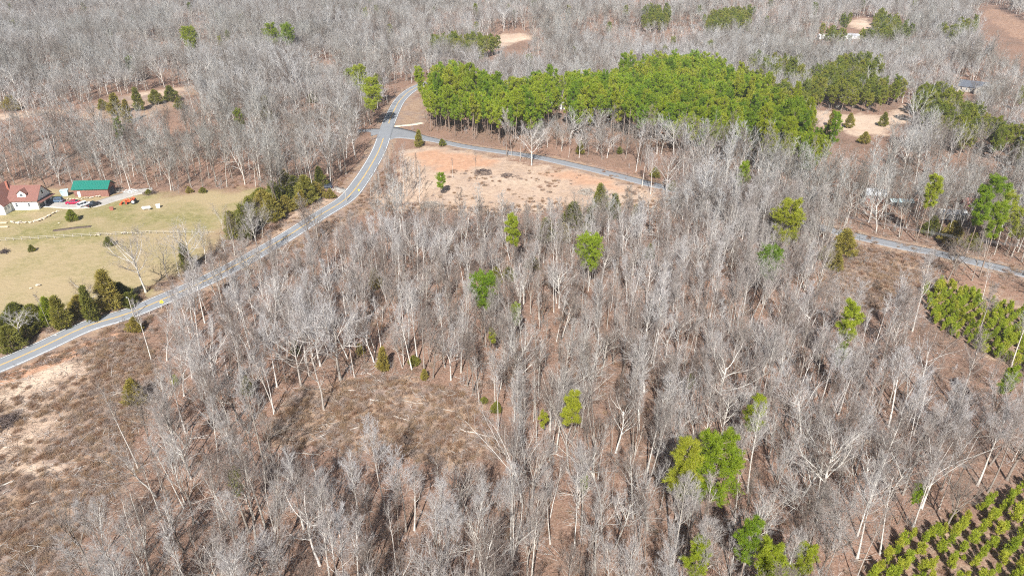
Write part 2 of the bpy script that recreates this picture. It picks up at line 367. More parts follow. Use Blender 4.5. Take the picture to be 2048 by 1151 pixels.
# ------------------------------------------------------------------ roads
def asphalt(name, c, patchy):
    m, nt, b = new_mat(name, 0.85); P = geo_pos(nt)
    f1 = noise(nt, 0.25, 4, 0.6, P); f2 = noise(nt, 6.0, 4, 0.7, P)
    k = mix(nt, 0.5, ramp(nt, f1, [(0.3, tuple(v * (1 - patchy) for v in c)), (0.7, tuple(v * (1 + patchy) for v in c))]),
            ramp(nt, f2, [(0.3, tuple(v * 0.8 for v in c)), (0.7, tuple(v * 1.2 for v in c))]))
    nt.links.new(k, b.inputs['Base Color']); bump(nt, b, f2, 0.2, 0.02); return m
M['asphalt'] = asphalt('worn_asphalt', (0.25, 0.26, 0.275), 0.12)
M['asphalt_side'] = asphalt('old_asphalt', (0.235, 0.24, 0.25), 0.14)
M['gravel'] = asphalt('gravel', (0.42, 0.39, 0.35), 0.2)
M['pale_gravel'] = asphalt('pale_gravel', (0.62, 0.54, 0.43), 0.15)
M['white_line'] = painted('white_road_paint', (0.72, 0.72, 0.70), 0.7, 0.2, 1.2)
M['yellow_line'] = painted('yellow_road_paint', (0.66, 0.43, 0.12), 0.7, 0.2, 1.2)
M['tar'] = painted('tar_seal', (0.045, 0.045, 0.05), 0.5, 0.1)
def normals(line):
    t = np.gradient(line, axis=0); t /= np.linalg.norm(t, axis=1)[:, None] + 1e-9
    return np.stack([-t[:, 1], t[:, 0]], -1)
def ribbon(name, line, offs, lift, mat, parent=None, skirt=0.0):
    n = normals(line); offs = list(offs)
    cols = []
    for k, o in enumerate(offs):
        p = line + n * (np.asarray(o).reshape(-1, 1) if np.ndim(o) else o)
        cols.append(np.column_stack([p, height(p[:, 0], p[:, 1]) + lift]))
    if skirt:
        a = cols[0].copy(); a[:, 2] -= skirt; b_ = cols[-1].copy(); b_[:, 2] -= skirt
        cols = [a] + cols + [b_]
    V = np.stack(cols, 1); nr, nc = V.shape[:2]; i = np.arange(nr * nc).reshape(nr, nc)
    Q = np.stack([i[:-1, :-1], i[1:, :-1], i[1:, 1:], i[:-1, 1:]], -1).reshape(-1, 4)
    Q = Q[:, ::-1]
    o = bpy.data.objects.new(name, raw_mesh(name, V.reshape(-1, 3), quads=Q, mats=(mat,)))
    return link(o, parent)
HW = 3.55
main_road = tag(ribbon('main_road', ROAD, np.linspace(-HW, HW, 7), 0.14, M['asphalt'], None, 0.35), kind='structure')
JUNC = spot(775, 262)[:2]
away = np.linalg.norm(ROAD - JUNC, axis=1) > 13.0
cut_i = np.nonzero(~away)[0]
seg1, seg2 = ROAD[:cut_i[0]], ROAD[cut_i[-1] + 1:]
for s_ in (seg1, seg2):
    for o in (-0.16, 0.16): ribbon('centre_line', s_, (o - 0.1, o + 0.1), 0.146, M['yellow_line'], main_road)
    ribbon('edge_line', s_, (HW - 0.46, HW - 0.22), 0.146, M['white_line'], main_road)
    ribbon('edge_line', s_, (-HW + 0.22, -HW + 0.46), 0.146, M['white_line'], main_road)
sw = np.interp(np.linalg.norm(SIDE - SIDE[0], axis=1), [0, 4, 8, 14, 22, 34], [15, 12.5, 8.6, 5.8, 3.7, 2.75])
side_road = tag(ribbon('side_road', SIDE, [sw * k for k in np.linspace(-1, 1, 7)], 0.132, M['asphalt_side'], None, 0.33), kind='structure')
STUB = smooth_line([spot(*p)[:2] for p in ((768, 266), (752, 262), (738, 261), (715, 262))], 2.0)
stub_w = 2.2 + 6.5 * np.linspace(1, 0, len(STUB)) ** 2
tag(ribbon('lane', STUB, [stub_w * k for k in np.linspace(-1, 1, 5)], 0.124, M['asphalt_side'], None, 0.3), kind='structure')
tag(ribbon('gravel_path', smooth_line([spot(*p)[:2] for p in ((788, 253), (808, 251), (828, 249), (844, 246))], 2.0), np.linspace(-1.7, 1.7, 4), 0.12, M['pale_gravel'], None, 0.3), kind='structure')
tag(ribbon('drive', smooth_line([spot(*p)[:2] for p in ((690, 384), (672, 378), (652, 375))], 2.0), np.linspace(-2.2, 2.2, 4), 0.12, M['gravel'], None, 0.3), kind='structure')
tag(ribbon('driveway', smooth_line([spot(*p)[:2] for p in ((78, 408), (110, 409), (150, 412), (190, 409), (220, 400), (250, 391), (275, 384), (305, 380))], 2.0),
           np.linspace(-3.4, 3.4, 6), 0.10, M['gravel'], None, 0.3), kind='structure')
# dark crack seal across the old side road
for k in range(34):
    p = spot(random.uniform(1700, 2060), 0)[:2] if False else SIDE[random.randrange(int(len(SIDE) * 0.62), len(SIDE))]
    i = int(np.argmin(np.linalg.norm(SIDE - p, axis=1))); n = normals(SIDE)[i]; t = np.array([n[1], -n[0]])
    a0, a1 = random.uniform(-2.6, -0.5), random.uniform(0.5, 2.6); sl = random.uniform(-1.2, 1.2)
    if k % 4 == 0: L = np.array([SIDE[i] + n * (a0 * 0.6 + 0.2 * math.sin(q * 2.1)) + t * q * 2.2 for q in range(-3, 4)])
    else: L = np.array([SIDE[i] + n * (a0 + (a1 - a0) * q / 5) + t * (sl * q / 5 + random.uniform(-0.15, 0.15)) for q in range(6)])
    ribbon('crack_seal', L, (-0.09, 0.09), 0.137 + 0.0004 * (k % 5), M['tar'], side_road)

# ------------------------------------------------------------------ growing trees
def unit(v): return v / (np.linalg.norm(v, axis=-1, keepdims=True) + 1e-9)
def sweep(P, rad, n, g):
    """tubes round a batch of polylines P (B,k,3) with radii (B,k)"""
    B, k = P.shape[:2]
    t = unit(np.gradient(P, axis=1)); ref = unit(g.normal(size=(B, 1, 3)))
    u = unit(np.cross(t, ref)); w = np.cross(t, u)
    a = np.arange(n) * 2 * math.pi / n
    V = P[:, :, None] + rad[:, :, None, None] * (np.cos(a)[None, None, :, None] * u[:, :, None] + np.sin(a)[None, None, :, None] * w[:, :, None])
    i = np.arange(B * k * n).reshape(B, k, n); j = np.roll(i, -1, 2)
    Q = np.stack([i[:, :-1], j[:, :-1], j[:, 1:], i[:, 1:]], -1).reshape(-1, 4)
    return V.reshape(-1, 3), Q
def run(P0, D, L, k, jit, up, g):
    B = len(P0); P = np.zeros((B, k, 3)); P[:, 0] = P0; d = unit(D)
    for s in range(1, k):
        d = unit(d + jit * g.normal(size=(B, 3)) + np.array([0, 0, up]))
        P[:, s] = P[:, s - 1] + d * (L / (k - 1))[:, None]
    return P
def sprout(P, rad, L, n, tmin, ang, sd, ratio, rr, g, taper=0.6, tmax=1.0):
    B, k = P.shape[:2]
    t = tmin + (tmax - tmin) * (np.arange(n)[None, :] + g.uniform(0, 1, (B, n))) / n
    f = np.clip(t * (k - 1), 0, k - 1.001); i = f.astype(int); q = (f - i)[..., None]
    b = np.arange(B)[:, None]
    pos = P[b, i] * (1 - q) + P[b, i + 1] * q; tan = unit(P[b, i + 1] - P[b, i])
    r = rad[b, i] * (1 - q[..., 0]) + rad[b, i + 1] * q[..., 0]
    az = (np.arange(n)[None, :] * 2.4 + g.uniform(0, 6.28, (B, 1)) + g.normal(0, 0.4, (B, n)))
    ref = np.where(np.abs(tan[..., 2:3]) > 0.9, np.array([1.0, 0, 0]), np.array([0, 0, 1.0]))
    u = unit(np.cross(tan, ref)); w = np.cross(tan, u)
    a = g.normal(ang, sd, (B, n))
    d = tan * np.cos(a)[..., None] + (u * np.cos(az)[..., None] + w * np.sin(az)[..., None]) * np.sin(a)[..., None]
    l = L[:, None] * ratio * (1.0 - taper * (t - tmin) / (1 - tmin + 1e-6)) * g.uniform(0.7, 1.25, (B, n))
    return pos.reshape(-1, 3), d.reshape(-1, 3), l.ravel(), (r * rr).ravel()
def taper_r(r0, k, end=0.35): return r0[:, None] * (1 - (1 - end) * np.linspace(0, 1, k))[None, :]
def join_geo(parts):
    V, Q, o = [], [], 0
    for v, q in parts: V.append(v); Q.append(q + o); o += len(v)
    return np.concatenate(V), np.concatenate(Q)
KINDS = {   # height, trunk radius, trunk fraction, crookedness, limbs(n, from, angle, len, up), branches, twigs, sprigs
    'tall':   dict(H=21, r=.205, frac=1.0, jit=.016, limb=(18, .47, .62, .23, .15), br=(8, .54), tw=(6, .44), sp=4, lj=.08),
    'broad':  dict(H=18.5, r=.25, frac=.62, jit=.05, limb=(11, .40, .72, .78, .09), br=(10, .46), tw=(7, .38), sp=4, lj=.14),
    'forked': dict(H=20, r=.22, frac=.45, jit=.04, limb=(5, .55, .32, 1.42, .06), br=(13, .33), tw=(6, .42), sp=4, lj=.08),
    'slim':   dict(H=18, r=.13, frac=1.0, jit=.02, limb=(13, .56, .55, .15, .14), br=(6, .50), tw=(4, .42), sp=3, lj=.08),
    'crooked': dict(H=17, r=.20, frac=.7, jit=.08, limb=(10, .38, .85, .52, .08), br=(8, .45), tw=(6, .38), sp=4, lj=.20),
}
def bare_tree_geo(kind, seed, lod=0):
    """trunk and limbs; branches; fine twigs"""
    g = np.random.default_rng(seed); K = KINDS[kind]
    H = K['H']; k0 = 9
    L0 = np.array([H * K['frac']]); d0 = np.array([[g.normal(0, .05), g.normal(0, .05), 1.0]])
    P = run(np.array([[0, 0, -0.3]]), d0, L0, k0, K['jit'], 0.03, g)
    prof = np.linspace(0, 1, k0); endf = 0.12 if K['frac'] == 1.0 else 0.55
    rad = (K['r'] * (1 - (1 - endf) * prof) * (1 + 0.45 * np.exp(-prof * 14)))[None, :]
    wood = [sweep(P, rad, 4 if lod else 7, g)]
    n, t0, an, le, up = K['limb']
    if lod: t0 *= .8
    a = sprout(P, rad, L0, n, t0, an, .16, le, .62 if K['frac'] < 1 else .5, g, .55 if K['frac'] == 1 else .2)
    kl = 6 if not lod else 3
    Pl = run(a[0], a[1], a[2], kl, K['lj'], up, g); rl = taper_r(np.maximum(a[3], .034), kl, .3)
    wood.append(sweep(Pl, rl, 3 if lod else 5, g))
    nb, lb = K['br']; nb = nb if not lod else max(4, int(nb * .8))
    b = sprout(Pl, rl, a[2], nb, .2, .55, .2, lb, .55, g, .35)
    kb = 4 if not lod else 2
    Pb = run(b[0], b[1], b[2], kb, K['lj'] * 1.1, up * .8, g); rb = taper_r(np.maximum(b[3], .020 if not lod else .027), kb, .45)
    bran = sweep(Pb, rb, 3, g)
    nt_, lt = K['tw']
    c = sprout(Pb, rb, b[2], nt_ if not lod else nt_ * 2, .2, .52, .22, lt * 1.15, .6, g, .3)
    kt = 3 if not lod else 2
    Pt = run(c[0], c[1], np.maximum(c[2], .4), kt, .12, .07, g); rt = taper_r(np.full(len(c[0]), .0125 if not lod else .0165), kt, .45)
    crown = [sweep(Pt, rt, 3, g)]
    if not lod:
        e = sprout(Pt, rt, np.maximum(c[2], .5), K['sp'], .15, .5, .22, .62, .8, g, .2)
        Pe = run(e[0], e[1], np.clip(e[2], .2, 1.0), 2, .1, .06, g); re = taper_r(np.full(len(e[0]), .0075), 2, .4)
        crown.append(sweep(Pe, re, 3, g))
    return join_geo(wood), bran, join_geo(crown)
def blades(centers, dirs, length, width, per, g, spread=0.9):
    """needle or leaf blades: `per` slim triangles fanning from each centre"""
    n = len(centers)
    c = np.repeat(centers, per, 0); d = unit(np.repeat(dirs, per, 0) + spread * g.normal(size=(n * per, 3)))
    s = unit(np.cross(d, g.normal(size=(n * per, 3)))); L = length * g.uniform(.65, 1.2, (n * per, 1)); W = width * g.uniform(.7, 1.3, (n * per, 1))
    base = c + g.normal(0, length * .25, (n * per, 3))
    V = np.stack([base - s * W * .5, base + s * W * .5, base + d * L], 1).reshape(-1, 3)
    return V, np.arange(n * per * 3).reshape(-1, 3)
def pine_geo(seed, H=20.0, crown0=.5, spread=3.2, lod=0, nb=34):
    g = np.random.default_rng(seed); k0 = 8
    P = run(np.array([[0, 0, -0.3]]), np.array([[g.normal(0, .03), g.normal(0, .03), 1.0]]), np.array([H]), k0, .015, .03, g)
    prof = np.linspace(0, 1, k0); rad = (.21 * H / 20 * (1 - .85 * prof))[None, :]
    wood = [sweep(P, rad, 4 if lod else 6, g)]
    n = nb if not lod else int(nb * .6)
    a = sprout(P, rad, np.array([1.0]), n, crown0, 1.25, .2, 1.0, .5, g, 0)
    h = (a[0][:, 2] / H - crown0) / (1 - crown0)
    L = spread * (0.45 + .75 * np.sqrt(np.clip(1 - h, 0, 1))) * np.clip(.5 + 1.6 * h, .5, 1) * g.uniform(.65, 1.15, n)
    Pl = run(a[0], a[1], L, 5, .10, .16, g); rl = taper_r(np.full(n, .06), 5, .3)
    wood.append(sweep(Pl, rl, 3, g))
    b = sprout(Pl, rl, L, 9 if not lod else 6, .3, .8, .25, .38, .6, g, .4)
    tips = np.concatenate([b[0] + unit(b[1]) * b[2][:, None], b[0] + unit(b[1]) * b[2][:, None] * .4, Pl[:, -1], P[:, -1]])
    dirs = np.concatenate([unit(b[1]), unit(b[1]), unit(Pl[:, -1] - Pl[:, -2]), np.array([[0, 0, 1.0]])]) + np.array([0, 0, .55])
    if lod: V, T = blades(tips, unit(dirs), .75, .24, 9, g, .8)
    else: V, T = blades(tips, unit(dirs), .52, .068, 32, g, .85)
    return join_geo(wood), (V, T)
def cedar_geo(seed, H=7.0, wide=1.5, lod=0, n=230):
    g = np.random.default_rng(seed)
    P = run(np.array([[0, 0, -0.2]]), np.array([[0, 0, 1.0]]), np.array([H]), 6, .02, .02, g); rad = (.12 * H / 7 * np.linspace(1, .15, 6))[None, :]
    wood = [sweep(P, rad, 5, g)]
    n = n if not lod else n // 2
    t = g.uniform(.03, 1.0, n) ** .85; az = g.uniform(0, 6.28, n)
    prof = np.interp(t, [0, .12, .35, .7, 1], [.62, .95, 1.0, .55, .04]) * (1 + .22 * np.sin(az * 3 + g.uniform(0, 6)) + .18 * np.sin(t * 19 + g.uniform(0, 6)))
    r = wide * prof * np.sqrt(g.uniform(.25, 1, n))
    C = np.stack([r * np.cos(az), r * np.sin(az), t * H], -1)
    D = np.stack([np.cos(az) * .8, np.sin(az) * .8, np.full(n, .75)], -1)
    return join_geo(wood), blades(C, unit(D), .62 if not lod else .8, .15 if not lod else .3, 16 if not lod else 8, g, .55)
def young_geo(seed, H=3.0):
    g = np.random.default_rng(seed)
    P = run(np.array([[0, 0, -0.1]]), np.array([[0, 0, 1.0]]), np.array([H * .95]), 5, .03, .02, g); rad = (.05 * np.linspace(1, .3, 5))[None, :]
    wood = [sweep(P, rad, 5, g)]
    n = 20; a = sprout(P, rad, np.array([1.0]), n, .12, .95, .15, 1, .6, g, 0)
    L = (1.15 - .75 * a[0][:, 2] / H) * .95 * g.uniform(.7, 1.15, n) * H / 3
    Pl = run(a[0], a[1], L, 4, .06, .22, g); rl = taper_r(np.full(n, .02), 4, .4)
    wood.append(sweep(Pl, rl, 3, g))
    C = np.concatenate([Pl[:, 1], Pl[:, 2], Pl[:, 3], P[:, -1], P[:, -2]]); D = np.concatenate([Pl[:, 3] - Pl[:, 1]] * 3 + [np.array([[0, 0, 1.0]])] * 2) + np.array([0, 0, .25])
    return join_geo(wood), blades(C, unit(D), .38, .085, 24, g, .8)
def sapling_geo(seed, H=5.0):
    """thin understorey stems with fine twigs"""
    g = np.random.default_rng(seed); n = int(g.integers(2, 5))
    p0 = np.column_stack([g.normal(0, .5, (n, 2)), np.full(n, -.1)]); L = H * g.uniform(.5, 1.1, n)
    P = run(p0, np.column_stack([g.normal(0, .14, (n, 2)), np.ones(n)]), L, 5, .06, .05, g); rad = taper_r(np.full(n, .035), 5, .3)
    parts = [sweep(P, rad, 3, g)]
    b = sprout(P, rad, L, 10, .25, .7, .2, .28, .6, g, .5); Pb = run(b[0], b[1], b[2], 3, .1, .08, g); parts.append(sweep(Pb, taper_r(np.full(len(b[0]), .014), 3, .4), 3, g))
    c = sprout(Pb, taper_r(b[3], 3), b[2], 5, .2, .7, .2, .5, .6, g, .3); Pc = run(c[0], c[1], c[2], 2, .1, .06, g); parts.append(sweep(Pc, taper_r(np.full(len(c[0]), .009), 2, .4), 3, g))
    return join_geo(parts)
def scrub_geo(seed, H=1.0, wide=.9):
    g = np.random.default_rng(seed); n = 60
    az = g.uniform(0, 6.28, n); r = wide * .5 * np.sqrt(g.uniform(0, 1, n))
    C = np.stack([r * np.cos(az), r * np.sin(az), g.uniform(0, .35 * H, n)], -1)
    D = np.stack([np.cos(az) * .7, np.sin(az) * .7, np.full(n, 1.0)], -1)
    return blades(C, unit(D), .62 * H, .03, 6, g, .6)

def two_part(geo, wood_mat_, crown_mat, name):
    (wv, wq), (cv, cf) = geo
    a = raw_mesh(name + '_trunk', wv, quads=wq, mats=(wood_mat_,), smooth=True)
    b = raw_mesh(name + '_crown', cv, quads=cf if cf.shape[1] == 4 else None, tris=cf if cf.shape[1] == 3 else None, mats=(crown_mat,), smooth=cf.shape[1] == 4)
    return a, b
def one_mesh(geo, m0, m1, name):
    (wv, wq), (cv, cf) = geo
    V = np.concatenate([wv, cv]); cf = cf + len(wv)
    if cf.shape[1] == 4: Q, T = np.concatenate([wq, cf]), None
    else: Q, T = wq, cf
    idx = np.concatenate([np.zeros(len(wq)), np.ones(len(cf))])
    return raw_mesh(name, V, quads=Q, tris=T, mats=(m0, m1), midx=idx, smooth=True)

def bare_parts(geo):
    (wv, wq), (bv, bq), (cv, cq) = geo
    a = raw_mesh('bare_trunk', wv, quads=wq, mats=(M['bark'],), smooth=True)
    b = raw_mesh('bare_crown', np.concatenate([bv, cv]), quads=np.concatenate([bq, cq + len(bv)]), mats=(M['bark'], M['near_twig']),
                 midx=np.concatenate([np.zeros(len(bq)), np.ones(len(cq))]), smooth=True)
    return a, b
def bare_whole(geo):
    wb = join_geo(geo[:2]); return one_mesh((wb, geo[2]), M['bark'], M['twig'], 'woods_tree')
VARIANTS = ['tall'] * 4 + ['broad'] * 4 + ['forked'] * 4 + ['slim'] * 3 + ['crooked'] * 3
BARE = [bare_parts(bare_tree_geo(k, 100 + i)) for i, k in enumerate(VARIANTS)]
BARE_MID = [bpy.data.objects.new('woods_tree', one_mesh((join_geo(g_[:2]), g_[2]), M['bark'], M['near_twig'], 'woods_tree')) for g_ in [bare_tree_geo(k, 200 + i) for i, k in enumerate(VARIANTS)]]
BARE_FAR = [bpy.data.objects.new('woods_tree', bare_whole(bare_tree_geo(k, 300 + i, 1))) for i, k in enumerate(VARIANTS)]
PINES = [two_part(pine_geo(500 + i, (20, 20, 19, 21, 20, 18, 22, 20)[i], (.50, .58, .42, .54, .62, .40, .60, .50)[i], (2.5, 2.2, 2.9, 2.4, 2.3, 2.7, 2.0, 2.9)[i], 0, (34, 28, 38, 30, 24, 40, 26, 36)[i]), M['pine_bark'], M['needle'], 'pine_tree') for i in range(8)]
BUSHY = two_part(cedar_geo(640, 6.5, 2.1, 0, 340), M['pine_bark'], M['needle'], 'pine_tree')
ROUND = two_part(cedar_geo(641, 5.5, 2.4, 0, 380), M['pine_bark'], M['needle_olive'], 'round_tree')
FULL = [two_part(pine_geo(520 + i, 18, (.38, .45, .40)[i], 4.3, 0, 52), M['pine_bark'], M['needle'], 'pine_tree') for i in range(3)]
OLIVES = [two_part(pine_geo(570 + i, 17, (.30, .38, .26, .34)[i], (3.0, 2.6, 3.4, 2.8)[i], 0, (44, 38, 48, 40)[i]), M['pine_bark'], M['needle_olive'], 'pine_tree') for i in range(4)]
OLIVE_FAR = [bpy.data.objects.new('wood_pine', one_mesh(pine_geo(580 + i, 17, (.3, .38, .26)[i], 3.4, 1, 48), M['pine_bark'], M['needle_olive'], 'wood_pine')) for i in range(3)]
PINES_FAR = [bpy.data.objects.new('wood_pine', one_mesh(pine_geo(550 + i, 20, (.45, .52, .4, .5)[i], 3.3, 1), M['pine_bark'], M['needle'], 'wood_pine')) for i in range(4)]
CEDARS = [two_part(cedar_geo(600 + i, (7.0, 6.6, 7.0, 6.2, 5.2, 5.0)[i], (1.35, 1.7, 1.5, 2.0, 2.5, 2.8)[i], 0, (230, 260, 240, 300, 380, 420)[i]), M['pine_bark'], M['olive'], 'cedar_tree') for i in range(6)]
YOUNG = [two_part(young_geo(650 + i), M['pine_bark'], M['young'], 'young_pine') for i in range(5)]
SAPLINGS = []
for i in range(6):
    v, q = sapling_geo(700 + i, 3.2 + .7 * i)
    SAPLINGS.append(bpy.data.objects.new('understorey', raw_mesh('understorey', v, quads=q, mats=(M['twig'] if i % 3 == 0 else M['brown_twig'],), smooth=True)))
SCRUB = []
for i in range(5):
    v, t = scrub_geo(740 + i, (.7, .9, 1.1, .8, 1.2)[i], (1.4, 1.1, 1.2, 1.8, 1.0)[i])
    SCRUB.append(bpy.data.objects.new('scrub_tuft', raw_mesh('scrub_tuft', v, tris=t, mats=(M['scrub'],))))

STICKS = []
for i in range(4):
    g = np.random.default_rng(780 + i); n = 14
    P0 = np.column_stack([g.normal(0, 1.3, (n, 2)), g.uniform(.02, .25, n)]); D = unit(np.column_stack([g.normal(0, 1, (n, 2)), g.normal(.05, .12, n)])); L = g.uniform(.4, 2.2, n)
    Pq = run(P0, D, L, 4, .12, 0, g); Pq[..., 2] = np.maximum(Pq[..., 2], .02)
    v, q = sweep(Pq, taper_r(g.uniform(.012, .04, n), 4, .4), 3, g)
    STICKS.append(bpy.data.objects.new('litter_sticks', raw_mesh('litter_sticks', v, quads=q, mats=(M['bark'] if i % 2 else M['brown_twig'],), smooth=True)))
def scatter(name, protos, P, yaw, size, pick, tilt=None):
    """one mass of plants that nobody could count: a cloud of points with a plant on each"""
    m = bpy.data.meshes.new(name); m.vertices.add(len(P)); m.vertices.foreach_set('co', np.asarray(P, np.float32).ravel())
    tilt = np.zeros((len(P), 2)) if tilt is None else tilt
    rot = np.column_stack([tilt, yaw]).astype(np.float32)
    a = m.attributes.new('turn', 'FLOAT_VECTOR', 'POINT'); a.data.foreach_set('vector', rot.ravel())
    a = m.attributes.new('size', 'FLOAT', 'POINT'); a.data.foreach_set('value', np.asarray(size, np.float32))
    a = m.attributes.new('pick', 'INT', 'POINT'); a.data.foreach_set('value', np.asarray(pick, np.int32))
    o = link(bpy.data.objects.new(name, m))
    ng = bpy.data.node_groups.new(name, 'GeometryNodeTree')
    ng.interface.new_socket('Geometry', in_out='INPUT', socket_type='NodeSocketGeometry')
    ng.interface.new_socket('Geometry', in_out='OUTPUT', socket_type='NodeSocketGeometry')
    N = ng.nodes; gi, go = N.new('NodeGroupInput'), N.new('NodeGroupOutput'); jn = N.new('GeometryNodeJoinGeometry')
    def attr(nm, t):
        n = N.new('GeometryNodeInputNamedAttribute'); n.data_type = t; n.inputs['Name'].default_value = nm; return n.outputs['Attribute']
    pk, tn, sz = attr('pick', 'INT'), attr('turn', 'FLOAT_VECTOR'), attr('size', 'FLOAT')
    for k, p in enumerate(protos):
        cmp_ = N.new('FunctionNodeCompare'); cmp_.data_type = 'INT'; cmp_.operation = 'EQUAL'
        ng.links.new(pk, cmp_.inputs[2]); cmp_.inputs[3].default_value = k
        oi = N.new('GeometryNodeObjectInfo'); oi.inputs['Object'].default_value = p
        iop = N.new('GeometryNodeInstanceOnPoints')
        ng.links.new(gi.outputs[0], iop.inputs['Points']); ng.links.new(cmp_.outputs[0], iop.inputs['Selection'])
        ng.links.new(oi.outputs['Geometry'], iop.inputs['Instance']); ng.links.new(tn, iop.inputs['Rotation']); ng.links.new(sz, iop.inputs['Scale'])
        ng.links.new(iop.outputs[0], jn.inputs[0])
    ng.links.new(jn.outputs[0], go.inputs[0])
    md = o.modifiers.new('plants', 'NODES'); md.node_group = ng
    return o

def plant(name, meshes, p, yaw, s, tilt=(0, 0), vary=0.0):
    e = empty(name, (p[0], p[1], p[2]), 0, s); e.scale = (s * (1 + random.uniform(-vary, vary)), s * (1 + random.uniform(-vary, vary)), s * (1 + random.uniform(-vary, vary))); e.rotation_euler = (tilt[0], tilt[1], yaw)
    for nm, m in zip(('trunk', 'crown'), meshes):
        o = bpy.data.objects.new(nm, m); link(o, e)
    return e
def project(P):
    """picture position (in photo pixels) of world points, for choosing which plants show largest"""
    P = np.atleast_2d(P); d = P - np.array([0, 0, CAM_H])
    zc = d[:, 1] * _cp - d[:, 2] * _sp; yc = d[:, 1] * _sp + d[:, 2] * _cp
    return np.column_stack([CX + FPX * d[:, 0] / zc, CY - FPX * yc / zc, zc])

# ------------------------------------------------------------------ where the trees stand
green_px = {
 'stand': [(845, 185), (870, 160), (905, 145), (930, 165), (1000, 188), (1050, 182), (1110, 172), (1160, 176), (1205, 172), (1240, 152), (1290, 140), (1350, 134), (1420, 142), (1470, 162),
           (1510, 184), (1540, 194), (1590, 230), (1640, 275), (1672, 290), (1660, 306), (1600, 312), (1540, 298), (1480, 280), (1400, 268), (1330, 248), (1270, 238), (1200, 220), (1160, 232), (1120, 215), (1080, 235), (1000, 246), (900, 246), (852, 232)],
 'm1': [(1500, 112), (1560, 105), (1600, 115), (1600, 145), (1560, 150), (1500, 130)],
 'm2': [(1590, 150), (1640, 130), (1690, 110), (1760, 105), (1770, 130), (1720, 160), (1660, 170), (1600, 165)],
 'm3': [(1590, 182), (1640, 160), (1760, 158), (1830, 168), (1900, 178), (1960, 212), (1990, 250), (1930, 264), (1860, 248), (1830, 212), (1800, 195), (1720, 206), (1620, 208)],
 'm11': [(1440, 150), (1500, 150), (1590, 180), (1640, 250), (1600, 250), (1540, 200)],
 'm4': [(1640, 45), (1700, 25), (1760, 22), (1820, 40), (1830, 52), (1760, 60), (1690, 62), (1640, 58)],
 'm5': [(1880, 48), (1960, 38), (1950, 52), (1890, 56)],
 'm6': [(1980, 245), (2080, 262), (2080, 300), (2000, 280)],
 'm7': [(1280, 8), (1340, 5), (1340, 30), (1290, 28)], 'm8': [(1410, 15), (1510, 10), (1500, 35), (1420, 40)],
 'm9': [(860, 68), (940, 62), (1000, 70), (940, 92), (860, 82)],
}
GREEN = {k: area(v) for k, v in green_px.items()}
MIXED = [GREEN[k] for k in GREEN if k != 'stand']
def jitter_grid(step, y0, y1, seed, spread=1.08):
    g = np.random.default_rng(seed); out = []
    ny = int((y1 - y0) / step)
    for j in range(ny):
        y = y0 + j * step; w = spread * 0.74 * y + 45
        xs = np.arange(-w, w, step)
        out.append(np.column_stack([xs + g.uniform(-.48, .48, len(xs)) * step, y + g.uniform(-.48, .48, len(xs)) * step]))
    return np.concatenate(out)
def keep_clear(x, y, luck):
    """true where no wood grows: fields, clearings, roads and what must be seen across them"""
    r = seen_over([A['field']], x, y, (0, 5, 10)) | seen_over([A['lot']], x, y, (0, 4, 8))
    for n in ('pit', 'far1', 'far2', 'gold', 'far8', 'far4'): r |= seen_over([A[n]], x, y, (0, 4, 8, 12, 16, 19))
    r |= seen_over([A['far5']], x, y, (0, 4))
    for n in ('far3', 'far6', 'far7', 'verge', 'bank', 'roadside', 'roadside2', 'right_brush', 'glade'): r |= seen_over([A[n]], x, y, (0, 5, 9))
    r |= seen_over([A['mid_clearing']], x, y, (0, 5, 10, 14)) | seen_over([A['left_clearing']], x, y, (0, 4, 8)) | seen_over([A['plant2']], x, y, (0, 4, 8, 10)) | (seen_over([A['plant1']], x, y, (0, 5, 9, 13, 17)) & (luck > .03))
    for line, hw in ((ROAD, 7.5), (SIDE, 6.0)):
        for h in (0, 4, 8, 12, 15):
            s = CAM_H / (CAM_H - h)
            d = line_dist(line[::3], x * s, y * s) < hw * (1 if h == 0 else .8)
            if line is SIDE: d &= ~((x > 58) & (x < 112) & (h > 0)) & ~((h > 4) & (luck < .12))
            if line is ROAD: d &= ~((h > 4) & (luck < .14) & (y < 215)) & ~((x < -62) & (x > -88) & (h > 0) & (luck < .6))
            r |= d
    return r
W1 = jitter_grid(4.65, 46, 260, 21); W2 = jitter_grid(6.0, 260, 700, 22); W3 = jitter_grid(7.8, 700, 1450, 23)
P = np.concatenate([W1, W2, W3]); x, y = P[:, 0], P[:, 1]
pine_here = seen_over([GREEN['stand']], x, y, (14.0,)) & ~(seen_over([A['gap']], x, y, (0, 6, 10)) & (rng.uniform(0, 1, len(x)) < .5))
mixed_here = seen_over(MIXED, x, y, (13.0,))
clear = keep_clear(x, y, rng.uniform(0, 1, len(P)))
u = rng.uniform(0, 1, len(P))
near_pines = seen_over([GREEN['stand']], x, y, (10.0, 17.0))
bare_ok = ~clear & ~pine_here & ~(mixed_here & (u < .75)) & ~(near_pines & (u < .35)) & (u < .93) & ~((y > 260) & (np.sin(x / 23 + 2 * np.sin(y / 39)) * np.sin(y / 31 + 1.7 * np.sin(x / 27)) > .55) & (rng.uniform(0, 1, len(x)) < .7))
BP = P[bare_ok]
